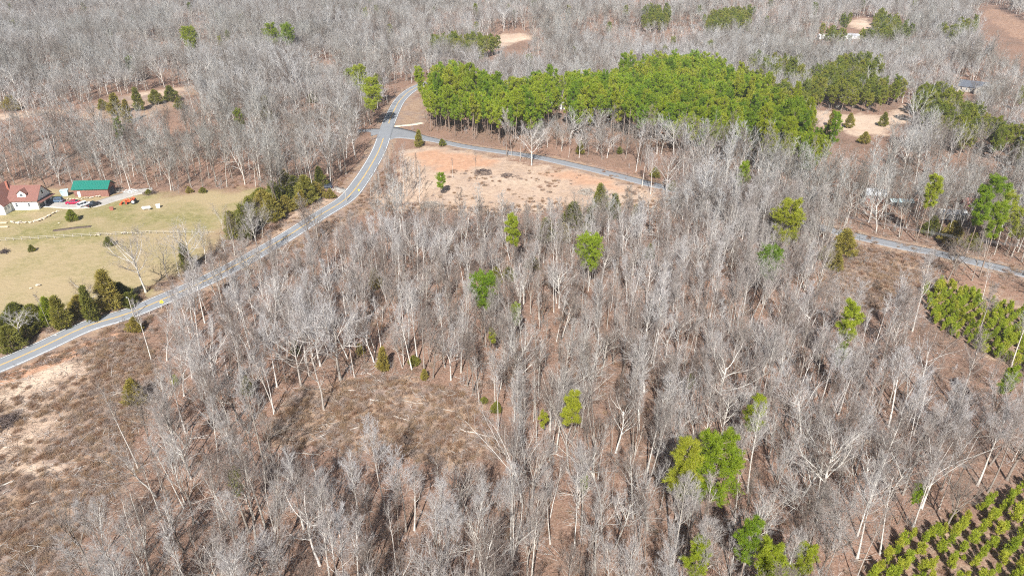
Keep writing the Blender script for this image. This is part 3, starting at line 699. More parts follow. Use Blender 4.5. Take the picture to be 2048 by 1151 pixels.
# kinds of bare tree and their heights
ru = rng.uniform(0, 1, len(BP))
kind_of = np.select([ru < .36, ru < .47, ru < .68, ru < .95], [rng.integers(0, 4, len(BP)), rng.integers(4, 8, len(BP)), rng.integers(8, 12, len(BP)), rng.integers(12, 15, len(BP))], rng.integers(15, 18, len(BP)))
farw = BP[:, 1] > 300; r2 = rng.uniform(0, 1, len(BP))
kind_of = np.where(farw, np.select([r2 < .5, r2 < .75], [rng.integers(4, 8, len(BP)), rng.integers(8, 12, len(BP))], kind_of), kind_of)
size_of = rng.uniform(.78, 1.18, len(BP)) * np.where(farw, rng.uniform(.75, 1.1, len(BP)), 1.0)
land_ = np.sin(BP[:, 0] / 47 + 2 * np.sin(BP[:, 1] / 83)) * np.cos(BP[:, 1] / 61 + 1.4 * np.sin(BP[:, 0] / 71))      # younger and older stands
size_of *= np.where(BP[:, 1] > 230, 1.0 + .30 * land_, .84 + .10 * land_)
# trees singled out in the photograph: base, kind, height
NAMED_BARE = [
 (681, 760, 'broad', 25, 'thick pale-trunked tree, biggest above the brushy clearing'), (648, 820, 'crooked', 19, 'bare tree standing alone at the left end of the brushy clearing'),
 (303, 721, 'slim', 17, 'thin pale tree leaning over the roadside brush below the guardrail'), (278, 940, 'slim', 21, 'tall thin bare tree alone in the brush clearing beside an olive cedar'),
 (400, 704, 'tall', 22, 'tall pale tree just below the guardrail, leaning over the road'), (372, 690, 'slim', 18, 'slim bare tree just below the guardrail'),
 (292, 585, 'broad', 21, 'broad spreading bare tree between the pasture and the road'), (386, 543, 'broad', 19, 'many-limbed bare tree at the right corner of the pasture'),
 (447, 463, 'forked', 10, 'small pale bare tree in the field before the cedar hedgerow'), (431, 529, 'forked', 10, 'low bushy bare tree at the road edge below the cedar hedgerow'),
 (188, 623, 'crooked', 14, 'crooked two-stemmed bare tree among roadside cedars by the pasture'), (45, 682, 'crooked', 13, 'crooked pale bare tree among the cedars at the far left roadside'),
 (335, 556, 'forked', 15, 'grey bare tree by the pasture corner above the road'), (470, 512, 'forked', 17, 'bushy grey bare tree at the road below the cedar hedgerow end'),
 (412, 528, 'forked', 13, 'bare tree between the pasture corner and the road'), (505, 488, 'forked', 15, 'bare tree at the road where twigs hide it'), (525, 475, 'broad', 13, 'spreading bare tree on the upper road bank'), (360, 556, 'slim', 12, 'slim bare tree beside the many-limbed pasture tree'), (100, 655, 'slim', 11, 'slim bare tree among the far left cedars'),
 (1014, 313, 'tall', 21, 'tall pale tree between the red clay lot and the side road'), (1024, 313, 'slim', 17, 'slim tree beside the tall pale one at the side road'),
 (1063, 331, 'broad', 21, 'wide-crowned pale tree at the upper edge of the cleared lot'), (1040, 322, 'slim', 18, 'slim bare tree between the two big pale trees of the lot'),
 (953, 360, 'slim', 13, 'thin bare tree beside the brush pile on the cleared lot'), (906, 356, 'slim', 9, 'small thin bare tree on the red clay of the lot'), (814, 392, 'tall', 13, 'grey bare tree in the thicket by the road bend'),
 (1284, 373, 'tall', 17, 'pale bare tree, first of the row at the right end of the lot'), (1301, 388, 'tall', 18, 'tall pale tree, foremost of the row at the right end of the lot'),
 (1332, 389, 'broad', 20, 'broad pale tree in the row at the right end of the lot'), (1373, 393, 'forked', 18, 'pale forked tree leaning over the side road past the lot'), (1392, 388, 'forked', 17, 'forked tree behind the side road, last of the row past the lot'),
 (765, 392, 'slim', 11, 'thin bare tree at the road bend below the yellow sign'), (780, 395, 'tall', 12, 'bare tree in the thicket right of the road bend'), (795, 388, 'slim', 12, 'slim bare tree in the thicket beside the lot'),
 (838, 385, 'slim', 12, 'slim tree at the right end of the road bend thicket'), (852, 382, 'slim', 11, 'thin tree just left of the small round pine on the lot'),
 (768, 208, 'tall', 20, 'tall pale-trunked tree left of the road above the junction'), (775, 206, 'tall', 19, 'second of the two pale trees left of the road above the junction'),
 (1855, 530, 'forked', 9, 'dense rounded grey bush-like tree at the lower edge of the side road'), (1765, 720, 'tall', 20, 'tall leaning pale tree below the right-hand brush clearing'),
 (1560, 745, 'forked', 22, 'large forked pale tree in the woods left of the young pines'), (1440, 830, 'broad', 22, 'large many-limbed pale tree above the pair of round pines'),
 (1295, 1060, 'forked', 21, 'white-limbed forked tree below and left of the two round pines'), (1345, 1140, 'tall', 20, 'tall white tree beside the yellowish pine'),
 (1190, 1145, 'forked', 20, 'big white forked tree at the bottom edge of the woods'), (880, 1130, 'tall', 19, 'white-trunked tree at the bottom of the woods with a dark patch behind'),
 (640, 1130, 'crooked', 19, 'gnarled white tree with twisting limbs at the bottom edge'), (180, 1140, 'forked', 20, 'pale twin-stemmed tree at the bottom of the brush clearing'), (300, 1150, 'forked', 20, 'pale spreading tree casting long straight shadows in the brush'),
 (1640, 1010, 'broad', 20, 'broad white tree with a leaning trunk in the lower right woods'), (1890, 1060, 'broad', 15, 'pale spreading tree leaning over the lower young pines'), (1640, 1150, 'broad', 14, 'low spreading white tree at the edge of the young pines'),
]
PROTO_H = [KINDS[k]['H'] for k in VARIANTS]
named_pts = np.array([spot(a, b)[:2] for a, b, *_ in NAMED_BARE])
dmin = np.min(np.hypot(BP[:, 0][:, None] - named_pts[None, :, 0], BP[:, 1][:, None] - named_pts[None, :, 1]), 1)
ok = dmin > 2.2
BP, kind_of, size_of = BP[ok], kind_of[ok], size_of[ok]
Z = height(BP[:, 0], BP[:, 1])
scr = project(np.column_stack([BP, Z + 9])); top = project(np.column_stack([BP, Z + 17])); base = project(np.column_stack([BP, Z]))
vis = (scr[:, 0] > -10) & (scr[:, 0] < 2058) & (top[:, 1] < 1135) & (scr[:, 2] > 20)
order = np.argsort(np.where(vis, scr[:, 2] / size_of, 1e9))
single = order[:300 - len(NAMED_BARE)]; rest = order[300 - len(NAMED_BARE):]

# ---- landmarks that labels point to
LAND = [((681, 760), 'the thick tree above the clearing'), ((780, 830), 'the logs clearing'), ((1395, 960), 'the pair of round pines'), ((1150, 860), 'the bright mid-woods pine'),
        ((1388, 1150), 'the yellowish pine'), ((1505, 860), 'the small right-hand pine'), ((1900, 1090), 'the lower young pines'), ((1697, 690), 'the round right-hand pine'),
        ((1530, 1150), 'the feathery bottom pines'), ((478, 1010), 'the narrow dark green pine'), ((270, 960), 'the lone thin tree'), ((120, 900), 'the sandy brush clearing'),
        ((985, 700), 'the pine above the clearing'), ((765, 745), 'the two olive cedars'), ((1170, 1000), 'the little bottom pine'), ((300, 690), 'the guardrail'),
        ((967, 640), 'the dark upper pine'), ((1990, 700), 'the upper young pines'), ((1683, 740), 'the right woods pine'), ((640, 1151), 'the gnarled white tree'), ((880, 1151), 'the white-trunked bottom tree')]
LAND_P = np.array([spot(*a)[:2] for a, _ in LAND])
ADJ = {'tall': 'tall straight bare tree', 'broad': 'broad-crowned bare tree', 'forked': 'forked bare tree', 'slim': 'slim pole-like bare tree', 'crooked': 'crooked bare tree'}
used_labels = {}
def where_label(p, what):
    d = np.hypot(*(LAND_P - p[:2]).T); j = int(np.argmin(d)); v = p[:2] - LAND_P[j]
    dist = 'close ' if d[j] < 7 else ('' if d[j] < 15 else 'well ')
    if abs(v[0]) > 1.6 * abs(v[1]): rel = 'right of' if v[0] > 0 else 'left of'
    elif abs(v[1]) > 1.6 * abs(v[0]): rel = 'behind' if v[1] > 0 else 'in front of'
    else: rel = ('behind' if v[1] > 0 else 'in front') + (' and right of' if v[0] > 0 else ' and left of')
    return f'{what} {dist}{rel} {LAND[j][1]}'.replace('  ', ' ')
made = []
for (a, b, k, h, lab) in NAMED_BARE:
    p = spot(a, b); i = random.choice([q for q, v in enumerate(VARIANTS) if v == k])
    e = plant('bare_tree', BARE[i], p, random.uniform(0, 6.28), h / PROTO_H[i]); tag(e, lab, 'tree', 'bare trees of the wood')
for q in single:
    i = int(kind_of[q]); p = np.array([BP[q, 0], BP[q, 1], Z[q]])
    e = plant('bare_tree', BARE[i], p, rng.uniform(0, 6.28), float(size_of[q]), tuple(rng.normal(0, .05, 2)), .12)
    h = PROTO_H[i] * size_of[q]
    what = ('very ' if h > 22.5 else 'short ' if h < 15 and VARIANTS[i] != 'tall' else '') + ADJ[VARIANTS[i]]
    if what.startswith('very ') and 'tall' not in what: what = 'big ' + what[5:]
    made.append((e, where_label(p, what)))
from collections import defaultdict
byl = defaultdict(list)
for e, l in made: byl[l].append(e)
WORDS_MAX = 16
ORD = ['first', 'second', 'third', 'fourth', 'fifth', 'sixth', 'seventh', 'eighth', 'ninth', 'tenth']
def settle(byl, cat, group):
    for l, es in byl.items():
        if len(es) == 1: tag(es[0], l, cat, group); continue
        es.sort(key=lambda e: float(project(np.array(e.location))[0, 0]))
        for n, e in enumerate(es):
            if n < 10 and len(l.split()) <= 13 and len(es) <= 10: tag(e, l + f', {ORD[n]} from left', cat, group)
            else: tag(e, l, cat, group)
settle(byl, 'tree', 'bare trees of the wood')
RB, RK, RS, RZ = BP[rest], kind_of[rest], size_of[rest], Z[rest]
near_n = scr[rest][:, 2] < 330
RK = np.where(scr[rest][:, 2] < 235, RK + len(VARIANTS), RK)
tk = jitter_grid(3.2, 190, 420, 24); tk = tk[inside(A['thicket'], tk[:, 0], tk[:, 1]) & (rng.uniform(0, 1, len(tk)) < .7) & (line_dist(ROAD[::3], tk[:, 0], tk[:, 1]) > 7)]
tk2 = jitter_grid(4.6, 150, 320, 25); tk2 = tk2[inside(A['screen'], tk2[:, 0], tk2[:, 1])]; nt1 = len(tk); tk = np.concatenate([tk, tk2])
RB = np.concatenate([RB, tk]); RZ = height(RB[:, 0], RB[:, 1]); RS = np.concatenate([RS, np.where(np.arange(len(tk)) < nt1, rng.uniform(.45, .68, len(tk)), rng.uniform(.8, 1.05, len(tk)))]); RK = np.concatenate([RK, np.where(np.arange(len(tk)) < nt1, rng.integers(12, 15, len(tk)), rng.integers(18, 30, len(tk)))])
tag(scatter('bare_woods', BARE_FAR + BARE_MID, np.column_stack([RB, RZ]), rng.uniform(0, 6.28, len(RB)), RS, RK, rng.normal(0, .04, (len(RB), 2))),
    'leafless grey woods stretching behind the clearing to the far hills', 'woods', kind='stuff')

# ---- pines
NAMED_PINE = [
 (1363, 940, 76, 'narrower left one of the two round bright green pines'), (1426, 945, 98, 'wider right one of the two round bright green pines'), (1150, 828, 54, 'bright green pine alone in mid-woods below the clearing'),
 (967, 585, 50, 'tall dark bright-green pine in the upper woods'), (1178, 507, 46, 'green pine in the woods below the cleared lot, right one'), (1030, 465, 34, 'small green pine at the woods edge below the lot'),
 (1570, 445, 46, 'olive-green pine below the bend of the side road'), (1538, 530, 42, 'green pine amid pale trees left of the right brush'), (1697, 648, 44, 'round green pine below the right brush clearing'),
 (1505, 826, 44, 'small pine right of the two round pines'), (1683, 715, 28, 'little pine in the right woods below the round one'), (1388, 1112, 60, 'yellowish pine at the bottom edge of the woods'),
 (1035, 633, 26, 'little pine beside pale trunks above the clearing'), (985, 673, 22, 'very small pine above the logs clearing'), (1170, 972, 26, 'little bright pine near the bottom centre'), (1087, 842, 28, 'slim small pine left of the bright mid-woods pine'),
 (880, 362, 26, 'small round-topped pine alone on the cleared lot'), (478, 970, 36, 'narrow dark green pine at the left of the lower woods'), (1860, 388, 28, 'pine standing in the woods above the side road'),
 (1985, 398, 38, 'large green pine behind the side road by the white roof'), (1962, 418, 26, 'green pine left of the large one behind the side road'), (2012, 424, 32, 'green pine right of the large one behind the side road'), (1995, 452, 30, 'low-branched green pine at the right roadside'), (2036, 452, 30, 'dark green pine at the right end of the side road'), (1383, 765, 22, 'very small pine left of the leaning grey trees'),
 (740, 190, 34, 'tall bright pine left of the junction'), (718, 162, 26, 'smaller bright pine behind the tall one left of the junction'), (700, 158, 18, 'slender pine in the woods left of the main road'), (97, 625, 36, 'bright green pine among roadside cedars at the pasture'),
 (380, 78, 22, 'lone green pine in the far woods at upper left'), (540, 72, 26, 'dark pine clump in the far woods, left one'), (575, 74, 20, 'dark pine clump in the far woods, right one'), (1492, 1095, 66, 'feathery green pine at the bottom edge, left of three'), (1545, 1120, 66, 'feathery green pine at the bottom edge, middle of three'), (1605, 1115, 50, 'feathery green pine at the bottom edge, right of three'),
 (1490, 355, 26, 'single pine in front of the dense pine stand'), (1830, 990, 26, 'small pine at the edge of the lower young pines'), (2010, 765, 32, 'green pine at the right edge above the pale trees'), (350, 760, 16, 'tiny green pine in the brush clearing'), (945, 165, 24, 'pine rising behind the stand near the main road'),
]
for (a, b, w, lab) in NAMED_PINE:
    zc = np.linalg.norm(spot(a, b)) * .86; need = w * zc / FPX
    if need > 5.5: mesh_, s = FULL[random.randrange(3)], float(np.clip(need / 6.2, .6, 1.35)); hc = 12.5 * s
    else: mesh_, s = PINES[random.randrange(5)], float(np.clip(need / 4.5, .35, 1.15)); hc = 15.2 * s
    if 'round-topped' in lab: mesh_, s = FULL[0], .52; hc = 6.5
    if 'roadside cedars' in lab or 'tiny' in lab: mesh_, s = BUSHY, float(need / 4.0); hc = 3.0 * s
    p = spot(a, b, hc)
    tag(plant('pine_tree', mesh_, p, random.uniform(0, 6.28), s), lab, 'pine', 'pines')
g1 = jitter_grid(5.1, 200, 560, 31); g2 = jitter_grid(5.2, 150, 1250, 32)
sp_ = g1[seen_over([GREEN['stand']], g1[:, 0], g1[:, 1], (14.0,)) & ~seen_over([A['gap']], g1[:, 0], g1[:, 1], (0, 8, 16)) & ~(line_dist(SIDE[::3], g1[:, 0], g1[:, 1]) < 12) & ~(line_dist(ROAD[::3], g1[:, 0], g1[:, 1]) < 9)]
mx_ = g2[seen_over(MIXED, g2[:, 0], g2[:, 1], (13.0,)) & ~seen_over([A['pit'], A['far8'], A['far5'], A['far6']], g2[:, 0], g2[:, 1], (0, 5, 10)) & (rng.uniform(0, 1, len(g2)) < .8)]
fw = jitter_grid(30, 330, 1250, 33); fw = fw[~keep_clear(fw[:, 0], fw[:, 1], np.ones(len(fw))) & (rng.uniform(0, 1, len(fw)) < .13)]
mx_ = np.concatenate([mx_, fw])
PP = np.concatenate([sp_, mx_]); PZ = height(PP[:, 0], PP[:, 1]); PS = np.concatenate([np.clip(rng.normal(.98, .13, len(sp_)), .6, 1.25), rng.uniform(.65, 1.0, len(mx_))])
ps = project(np.column_stack([PP, PZ + 14])); is_stand = np.arange(len(PP)) < len(sp_)
# those of the front rows show largest
front = np.argsort(np.where((ps[:, 0] > 0) & (ps[:, 0] < 2048), ps[:, 2] / PS, 1e9)); nfr = 300 - len(NAMED_PINE)
byp = defaultdict(list)
def pine_label(p, stand, s):
    q = project(p)[0]
    sz = 'tall ' if s > 1.05 else 'smaller ' if s < .75 else ''
    if stand:
        d1 = line_dist(SIDE[::3], np.array([p[0]]), np.array([p[1]]))[0]
        row = 'at the roadside front of' if d1 < 22 else 'a few rows back in' if d1 < 45 else 'deep in the middle of' if d1 < 80 else 'towards the back of'
        part = ['the junction end', 'left tip', 'left part', 'left of centre', 'the centre', 'right of centre', 'right part', 'the right flank', 'far right tip'][int(np.searchsorted([900, 990, 1080, 1170, 1260, 1350, 1440, 1540], q[0]))]
        return f'{sz}bright green pine {row} the dense stand, {part}'
    return f'{sz}olive-green pine ' + ('beside the sandy pit' if 1560 < q[0] < 1980 and 150 < q[1] < 300 else 'above the right-hand roadside' if q[1] > 380 else 'in the far mixed patches at upper right')
for q in front[:nfr]:
    p = np.array([PP[q, 0], PP[q, 1], PZ[q]])
    e = plant('pine_tree', PINES[int(rng.integers(0, 8))] if is_stand[q] else OLIVES[int(rng.integers(0, 4))], p, rng.uniform(0, 6.28), float(PS[q]), tuple(rng.normal(0, .03, 2)), .14)
    byp[pine_label(p, is_stand[q], PS[q])].append(e)
for l, es in byp.items():
    es.sort(key=lambda e: e.location.x)
    for n, e in enumerate(es): tag(e, l + (f', {ORD[n]} from left' if len(es) <= 10 and len(es) > 1 and len(l.split()) <= 13 else ''), 'pine', 'pines of ' + ('the stand' if 'stand' in l else 'the patches'))
fr = front[nfr:]
if len(fr):
    tag(scatter('pine_wood', PINES_FAR + OLIVE_FAR, np.column_stack([PP[fr], PZ[fr]]), rng.uniform(0, 6.28, len(fr)), PS[fr], np.where(is_stand[fr], rng.integers(0, 4, len(fr)), rng.integers(4, 7, len(fr)))),
        'far pine patches and the hidden back rows of the pine stand', 'pine wood', kind='stuff')

# ---- cedars
CEDAR_PX = [
 (765, 722, 26, 'left one of the two olive cedars above the clearing'), (828, 722, 24, 'right one of the two olive cedars above the clearing'), (848, 752, 16, 'small cedar at tree feet beside the clearing'), (720, 700, 20, 'dark cedar behind the thick pale tree'),
 (992, 812, 28, 'olive cedar at the right end of the logs clearing'), (968, 800, 14, 'tiny cedar at the right end of the logs clearing'), (1145, 432, 42, 'tall olive cedar at the lower edge of the lot'), (1200, 400, 32, 'pointed cedar standing on the cleared lot'),
 (1095, 462, 30, 'cedar in the woods edge left of the tall olive one'), (1180, 458, 26, 'cedar in the woods edge right of the tall olive one'), (1065, 525, 28, 'cedar half hidden by a pale tree below the lot'), (1018, 545, 34, 'wide cedar behind the tall dark pine'), (990, 556, 24, 'cedar next to the tall dark pine'),
 (752, 562, 28, 'brownish cedar in the woods right of the road'), (1690, 485, 40, 'olive cedar at the corner of the side road brush'), (1650, 505, 26, 'smaller cedar left of the side road brush corner'), (1672, 525, 26, 'yellow-green bush in the right brush'), (268, 650, 28, 'small cedar beside the guardrail end'),
 (478, 436, 42, 'hedgerow cedar nearest the pasture corner'), (500, 418, 54, 'large hedgerow cedar, second from its lower end'), (528, 402, 58, 'large hedgerow cedar, third from its lower end'), (558, 388, 58, 'tall hedgerow cedar in the middle of the row'), (588, 378, 56, 'tall hedgerow cedar right of the middle'), (612, 382, 48, 'hedgerow cedar at the upper end by the drive'), (545, 412, 40, 'low cedar in front of the hedgerow'), (464, 458, 28, 'little cedar trailing below the hedgerow'), (640, 360, 24, 'cedar by the dark parked car'),
 (30, 622, 46, 'dark cedar by the pasture at the far left, behind the others'), (62, 628, 46, 'dark cedar left of the bright roadside pine'), (8, 640, 42, 'dark cedar cut by the left picture edge'), (48, 655, 38, 'low dark cedar in front of the far left cedars'), (18, 678, 34, 'low cedar nearest the road at the far left'), (120, 632, 30, 'low cedar right of the bright roadside pine'),
 (158, 606, 44, 'dark cedar behind the crooked two-stemmed tree'), (180, 618, 26, 'small cedar at the foot of the crooked two-stemmed tree'), (236, 578, 40, 'tall dark cedar left of the broad spreading tree'), (215, 590, 32, 'olive cedar in the roadside row by the pasture'), (256, 596, 30, 'low cedar at the road opposite the guardrail'), (372, 520, 22, 'dark cedar at the foot of the many-limbed pasture tree'),
 (486, 450, 30, 'low cedar between the two lowest hedgerow cedars'), (520, 385, 36, 'cedar at the back of the hedgerow, field side'), (618, 366, 34, 'cedar behind the upper hedgerow end'), (575, 372, 40, 'cedar at the back of the hedgerow middle'), (540, 425, 30, 'roadside bush below the hedgerow'), (510, 432, 34, 'low cedar at the roadside foot of the hedgerow'), (572, 405, 34, 'low cedar before the middle of the hedgerow'), (545, 385, 44, 'cedar filling the hedgerow gap, field side'), (600, 398, 30, 'low cedar before the upper hedgerow end'), (632, 378, 34, 'cedar at the very top of the hedgerow'),
 (141, 431, 22, 'round green tree alone in front of the parked cars'), (63, 496, 12, 'small rusty cedar alone in the pasture'), (217, 482, 18, 'small dark cedar at the rail fence'), (378, 380, 13, 'dark cedar at the field edge of the woods, left'), (405, 379, 14, 'dark cedar at the field edge of the woods, right'), (296, 383, 12, 'dark bush by the end of the gravel drive'),
 (205, 208, 18, 'slim cedar by the far tan field, leftmost'), (230, 212, 22, 'dark cedar by the far tan field'), (276, 203, 22, 'broad cedar in front of the far tan strip'), (310, 192, 24, 'olive cedar in front of the far tan strip, middle'), (340, 186, 24, 'tall cedar in front of the far tan strip, right'), (252, 226, 30, 'low wide cedar below the far tan strip'), (358, 206, 18, 'small cedar at the right of the far tan strip'), (20, 205, 22, 'cedar at the far field on the left edge'),
 (512, 206, 16, 'small cedar in the middle-left woods'), (532, 222, 24, 'rusty cedar in the middle-left woods'), (626, 195, 18, 'narrow cedar left of the tall junction pine'), (1300, 505, 22, 'cedar in the mid woods below the lot row'), (1272, 432, 20, 'cedar at the right lower edge of the lot'), (1230, 418, 22, 'brownish cedar at the lower edge of the lot'),
 (266, 785, 38, 'olive cedar beside the lone thin tree in the brush'), (495, 775, 24, 'thin olive cedar in the left woods'), (1130, 470, 26, 'cedar tucked under the tall olive cedar'), (1862, 452, 30, 'yellowish cedar above the side road'), (1905, 465, 34, 'brown cedar below the white roof'), (1945, 482, 28, 'dark cedar at the right roadside bank'), (660, 388, 18, 'low cedar beside the drive'), (835, 280, 14, 'dark cedar at the junction corner of the lot'), (885, 285, 12, 'bush at the upper edge of the red clay'),
 (1700, 244, 15, 'small olive bush on the sandy pit, left'), (1768, 242, 14, 'small olive bush on the sandy pit, right'), (1664, 240, 13, 'tiny bush at the left end of the sandy pit'), (1730, 276, 18, 'olive bush at the near rim of the sandy pit'),
 (590, 700, 18, 'small cedar in the left woods by the road'), (1310, 345, 18, 'small cedar by the row at the right of the lot'), (1345, 372, 18, 'olive cedar at the foot of the lot row'), (1240, 300, 14, 'bush at the front of the pine stand'), (1160, 298, 16, 'bush below the pine stand by the side road'),
]
for n, (a, b, w, lab) in enumerate(CEDAR_PX):
    zc = np.linalg.norm(spot(a, b)) * .86; i = random.choice((4, 5, 3)) if w >= 34 else random.choice((1, 3, 4, 3, 4, 0)); wide = (1.35, 1.7, 1.5, 2.0, 2.5, 2.8)[i] * 2 * .95
    s = float(np.clip(1.1 * w * zc / FPX / wide, .3, 1.9))
    if 'round green' in lab: s = w * zc / FPX / 4.9
    if 'alone in the pasture' in lab or 'at the rail fence' in lab: i = 4; s = w * zc / FPX / 4.6
    if 'field edge' in lab or 'end of the gravel' in lab: i = 5; s = w * zc / FPX / 5.4
    p = spot(a, b, 2.8 * s)
    e = tag(plant('cedar_tree', ROUND if 'round green' in lab else CEDARS[i], p, random.uniform(0, 6.28), s, (random.gauss(0, .04), random.gauss(0, .04)), .12), lab, 'cedar', 'cedars')
    if w >= 34: e.scale.z *= .85

# ---- young planted pines
rr0, rr1 = np.meshgrid(np.arange(-20, 220, 1.65), np.arange(-120, 220, 2.45)); ca, sa = math.cos(R(38)), math.sin(R(38))
yg = np.column_stack([(rr0 * ca - rr1 * sa).ravel(), (rr0 * sa + rr1 * ca).ravel()]) + rng.normal(0, .28, (rr0.size, 2)); k = (inside(A['plant1'], yg[:, 0], yg[:, 1]) | inside(A['plant2'], yg[:, 0], yg[:, 1])) & (rng.uniform(0, 1, len(yg)) < .86)
yg = yg[k]; q = project(np.column_stack([yg, np.zeros(len(yg))])); kk = (q[:, 0] < 2075) & (q[:, 1] < 1180)
yg, q = yg[kk], q[kk]; od = np.argsort(q[:, 2]); yg, q = yg[od], q[od]
byy = defaultdict(list); YR = []
for n, (a, b) in enumerate(yg):
    s = float(np.clip(rng.normal(.86, .2), .4, 1.35)) * (1.12 if q[n, 1] < 800 else 1.0)
    if n >= 300: YR.append((a, b, s)); continue
    e = plant('young_pine', YOUNG[int(rng.integers(0, 5))], (a, b, float(height(a, b))), rng.uniform(0, 6.28), s, tuple(rng.normal(0, .06, 2)), .15)
    up_ = q[n, 1] < 800
    row = int((q[n, 1] - (558 if up_ else 950)) // (21 if up_ else 27))
    l = ('large ' if s > 1.05 else 'small ' if s < .8 else '') + 'young pine in the ' + (f'{"upper" if up_ else "lower"} plot, ') + (['nearest its top edge', 'near its top', 'above its middle', 'in its middle', 'in its middle', 'below its middle', 'near its bottom', 'at its bottom edge'][min(max(row, 0), 7)])
    l += ', left side' if q[n, 0] < (1935 if up_ else 1880) else ', far right' if q[n, 0] > (2010 if up_ else 1990) else ''
    byy[l].append(e)
for l, es in byy.items():
    es.sort(key=lambda e: e.location.x)
    for n, e in enumerate(es): tag(e, l + (f', {ORD[n]} from left' if 1 < len(es) <= 10 else ''), 'young pine', 'young planted pines')
if YR:
    YR = np.array(YR); YOUNG_ALL = [bpy.data.objects.new('plot_pine', one_mesh(young_geo(660 + i), M['pine_bark'], M['young'], 'plot_pine')) for i in range(3)]
    tag(scatter('young_pine_plot', YOUNG_ALL, np.column_stack([YR[:, :2], height(YR[:, 0], YR[:, 1])]), rng.uniform(0, 6.28, len(YR)), YR[:, 2], rng.integers(0, 3, len(YR))),
        'farther rows of young planted pines in the upper plot', 'young pines', kind='stuff')
print('counts', len(BP), len(PP), len(yg), len(single), len(rest), len(fr))

# ---- understorey and dry scrub
us = np.concatenate([jitter_grid(3.7, 50, 300, 51), jitter_grid(6.5, 300, 560, 52)]); ux, uy = us[:, 0], us[:, 1]
rdm = line_dist(ROAD[::3], ux, uy); sdm = line_dist(SIDE[::3], ux, uy)
ban = inside(A['field'], ux, uy) | inside(A['lot'], ux, uy) | inside(A['plant1'], ux, uy) | inside(A['plant2'], ux, uy) | (rdm < 7) | (sdm < 6) | inside(A['verge'], ux, uy) | inside(A['bank'], ux, uy) | inside(A['roadside'], ux, uy)
for n_ in ('pit', 'far1', 'far2', 'gold', 'far8'): ban |= seen_over([A[n_]], ux, uy, (0, 3))
ban |= (inside(A['mid_clearing'], ux, uy) & (rng.uniform(0, 1, len(us)) < .6)) | inside(A['sand1'], ux, uy) | inside(A['sand2'], ux, uy) | inside(A['sand3'], ux, uy)
ban |= rng.uniform(0, 1, len(us)) < .15
us = us[~ban]
tag(scatter('undergrowth', SAPLINGS, np.column_stack([us, height(us[:, 0], us[:, 1])]), rng.uniform(0, 6.28, len(us)), np.where(inside(A['left_clearing'], us[:, 0], us[:, 1]) | inside(A['mid_clearing'], us[:, 0], us[:, 1]), rng.uniform(.25, .5, len(us)), rng.uniform(.5, 1.15, len(us))), rng.integers(0, 6, len(us)), rng.normal(0, .08, (len(us), 2))),
    'thin leafless saplings and twiggy undergrowth between the tree trunks', 'undergrowth', kind='stuff')
gs = jitter_grid(1.05, 62, 300, 61); gx, gy = gs[:, 0], gs[:, 1]
den = np.zeros(len(gs))
den[inside(A['left_clearing'], gx, gy)] = 1.0; den[inside(A['mid_clearing'], gx, gy)] = .85; den[inside(A['right_brush'], gx, gy)] = .9
den[inside(A['sandy'], gx, gy)] *= .55
den[inside(A['sand1'], gx, gy) | inside(A['sand2'], gx, gy) | inside(A['sand3'], gx, gy)] = .06
rdm = line_dist(ROAD[::3], gx, gy); den = np.where((rdm > 5.0) & (rdm < 11) & (den == 0), .35, den); den[rdm < 4.6] = 0
den = np.where((den == 0) & ~inside(A['field'], gx, gy) & (rdm > 8), .05, den)
patch = 0.5 + 0.5 * np.sin(gx / 5.3 + 1.2 * np.sin(gy / 7.1)) * np.cos(gy / 4.7 + np.sin(gx / 6.3))
den *= .45 + .7 * patch
den = np.where(inside(A['lot'], gx, gy), .08 * (patch > .5), den)
low_lot = inside(A['lot'], gx, gy) & ~inside(A['lot'], gx * .965, gy * .965); den[low_lot] = .45
gs = gs[rng.uniform(0, 1, len(gs)) < den]
tag(scatter('dry_brush', SCRUB, np.column_stack([gs, height(gs[:, 0], gs[:, 1])]), rng.uniform(0, 6.28, len(gs)), rng.uniform(.5, 1.25, len(gs)), rng.integers(0, 5, len(gs)), rng.normal(0, .1, (len(gs), 2))),
    'brown dry brush and weeds covering the clearings and road banks', 'brush', kind='stuff')

# ------------------------------------------------------------------ buildings
M['white_wall'] = painted('white_siding', (0.80, 0.80, 0.79), 0.6, 0.05)
M['brown_roof'] = painted('brown_shingles', (0.21, 0.10, 0.08), 0.85, 0.18, 2.0)
M['trim_white'] = painted('white_trim', (0.82, 0.82, 0.80), 0.5, 0.04)
M['glass'] = painted('window_glass', (0.05, 0.06, 0.075), 0.15, 0.1, 3, 0.6)
M['brown_wall'] = painted('brown_boards', (0.26, 0.13, 0.10), 0.8, 0.2, 1.5)
M['teal_roof'] = painted('teal_metal_roof', (0.012, 0.155, 0.115), 0.5, 0.1, 2.0, 0.4)
M['grey_roof'] = painted('grey_metal_roof', (0.42, 0.43, 0.45), 0.5, 0.15, 1.5)
M['dark_roof'] = painted('dark_shingles', (0.10, 0.11, 0.13), 0.8, 0.2, 2)
M['blue_metal'] = painted('pale_blue_metal', (0.46, 0.60, 0.62), 0.5, 0.1)
M['stone'] = painted('field_stone', (0.52, 0.44, 0.34), 0.9, 0.25, 2.5)
M['weathered'] = painted('weathered_wood', (0.40, 0.365, 0.315), 0.85, 0.2, 4)
M['lumber'] = painted('fresh_lumber', (0.62, 0.50, 0.34), 0.8, 0.15, 2)
M['soil'] = painted('dark_soil', (0.13, 0.095, 0.075), 0.95, 0.25, 2)
M['red_brick'] = painted('red_brick', (0.34, 0.13, 0.09), 0.85, 0.2, 4)

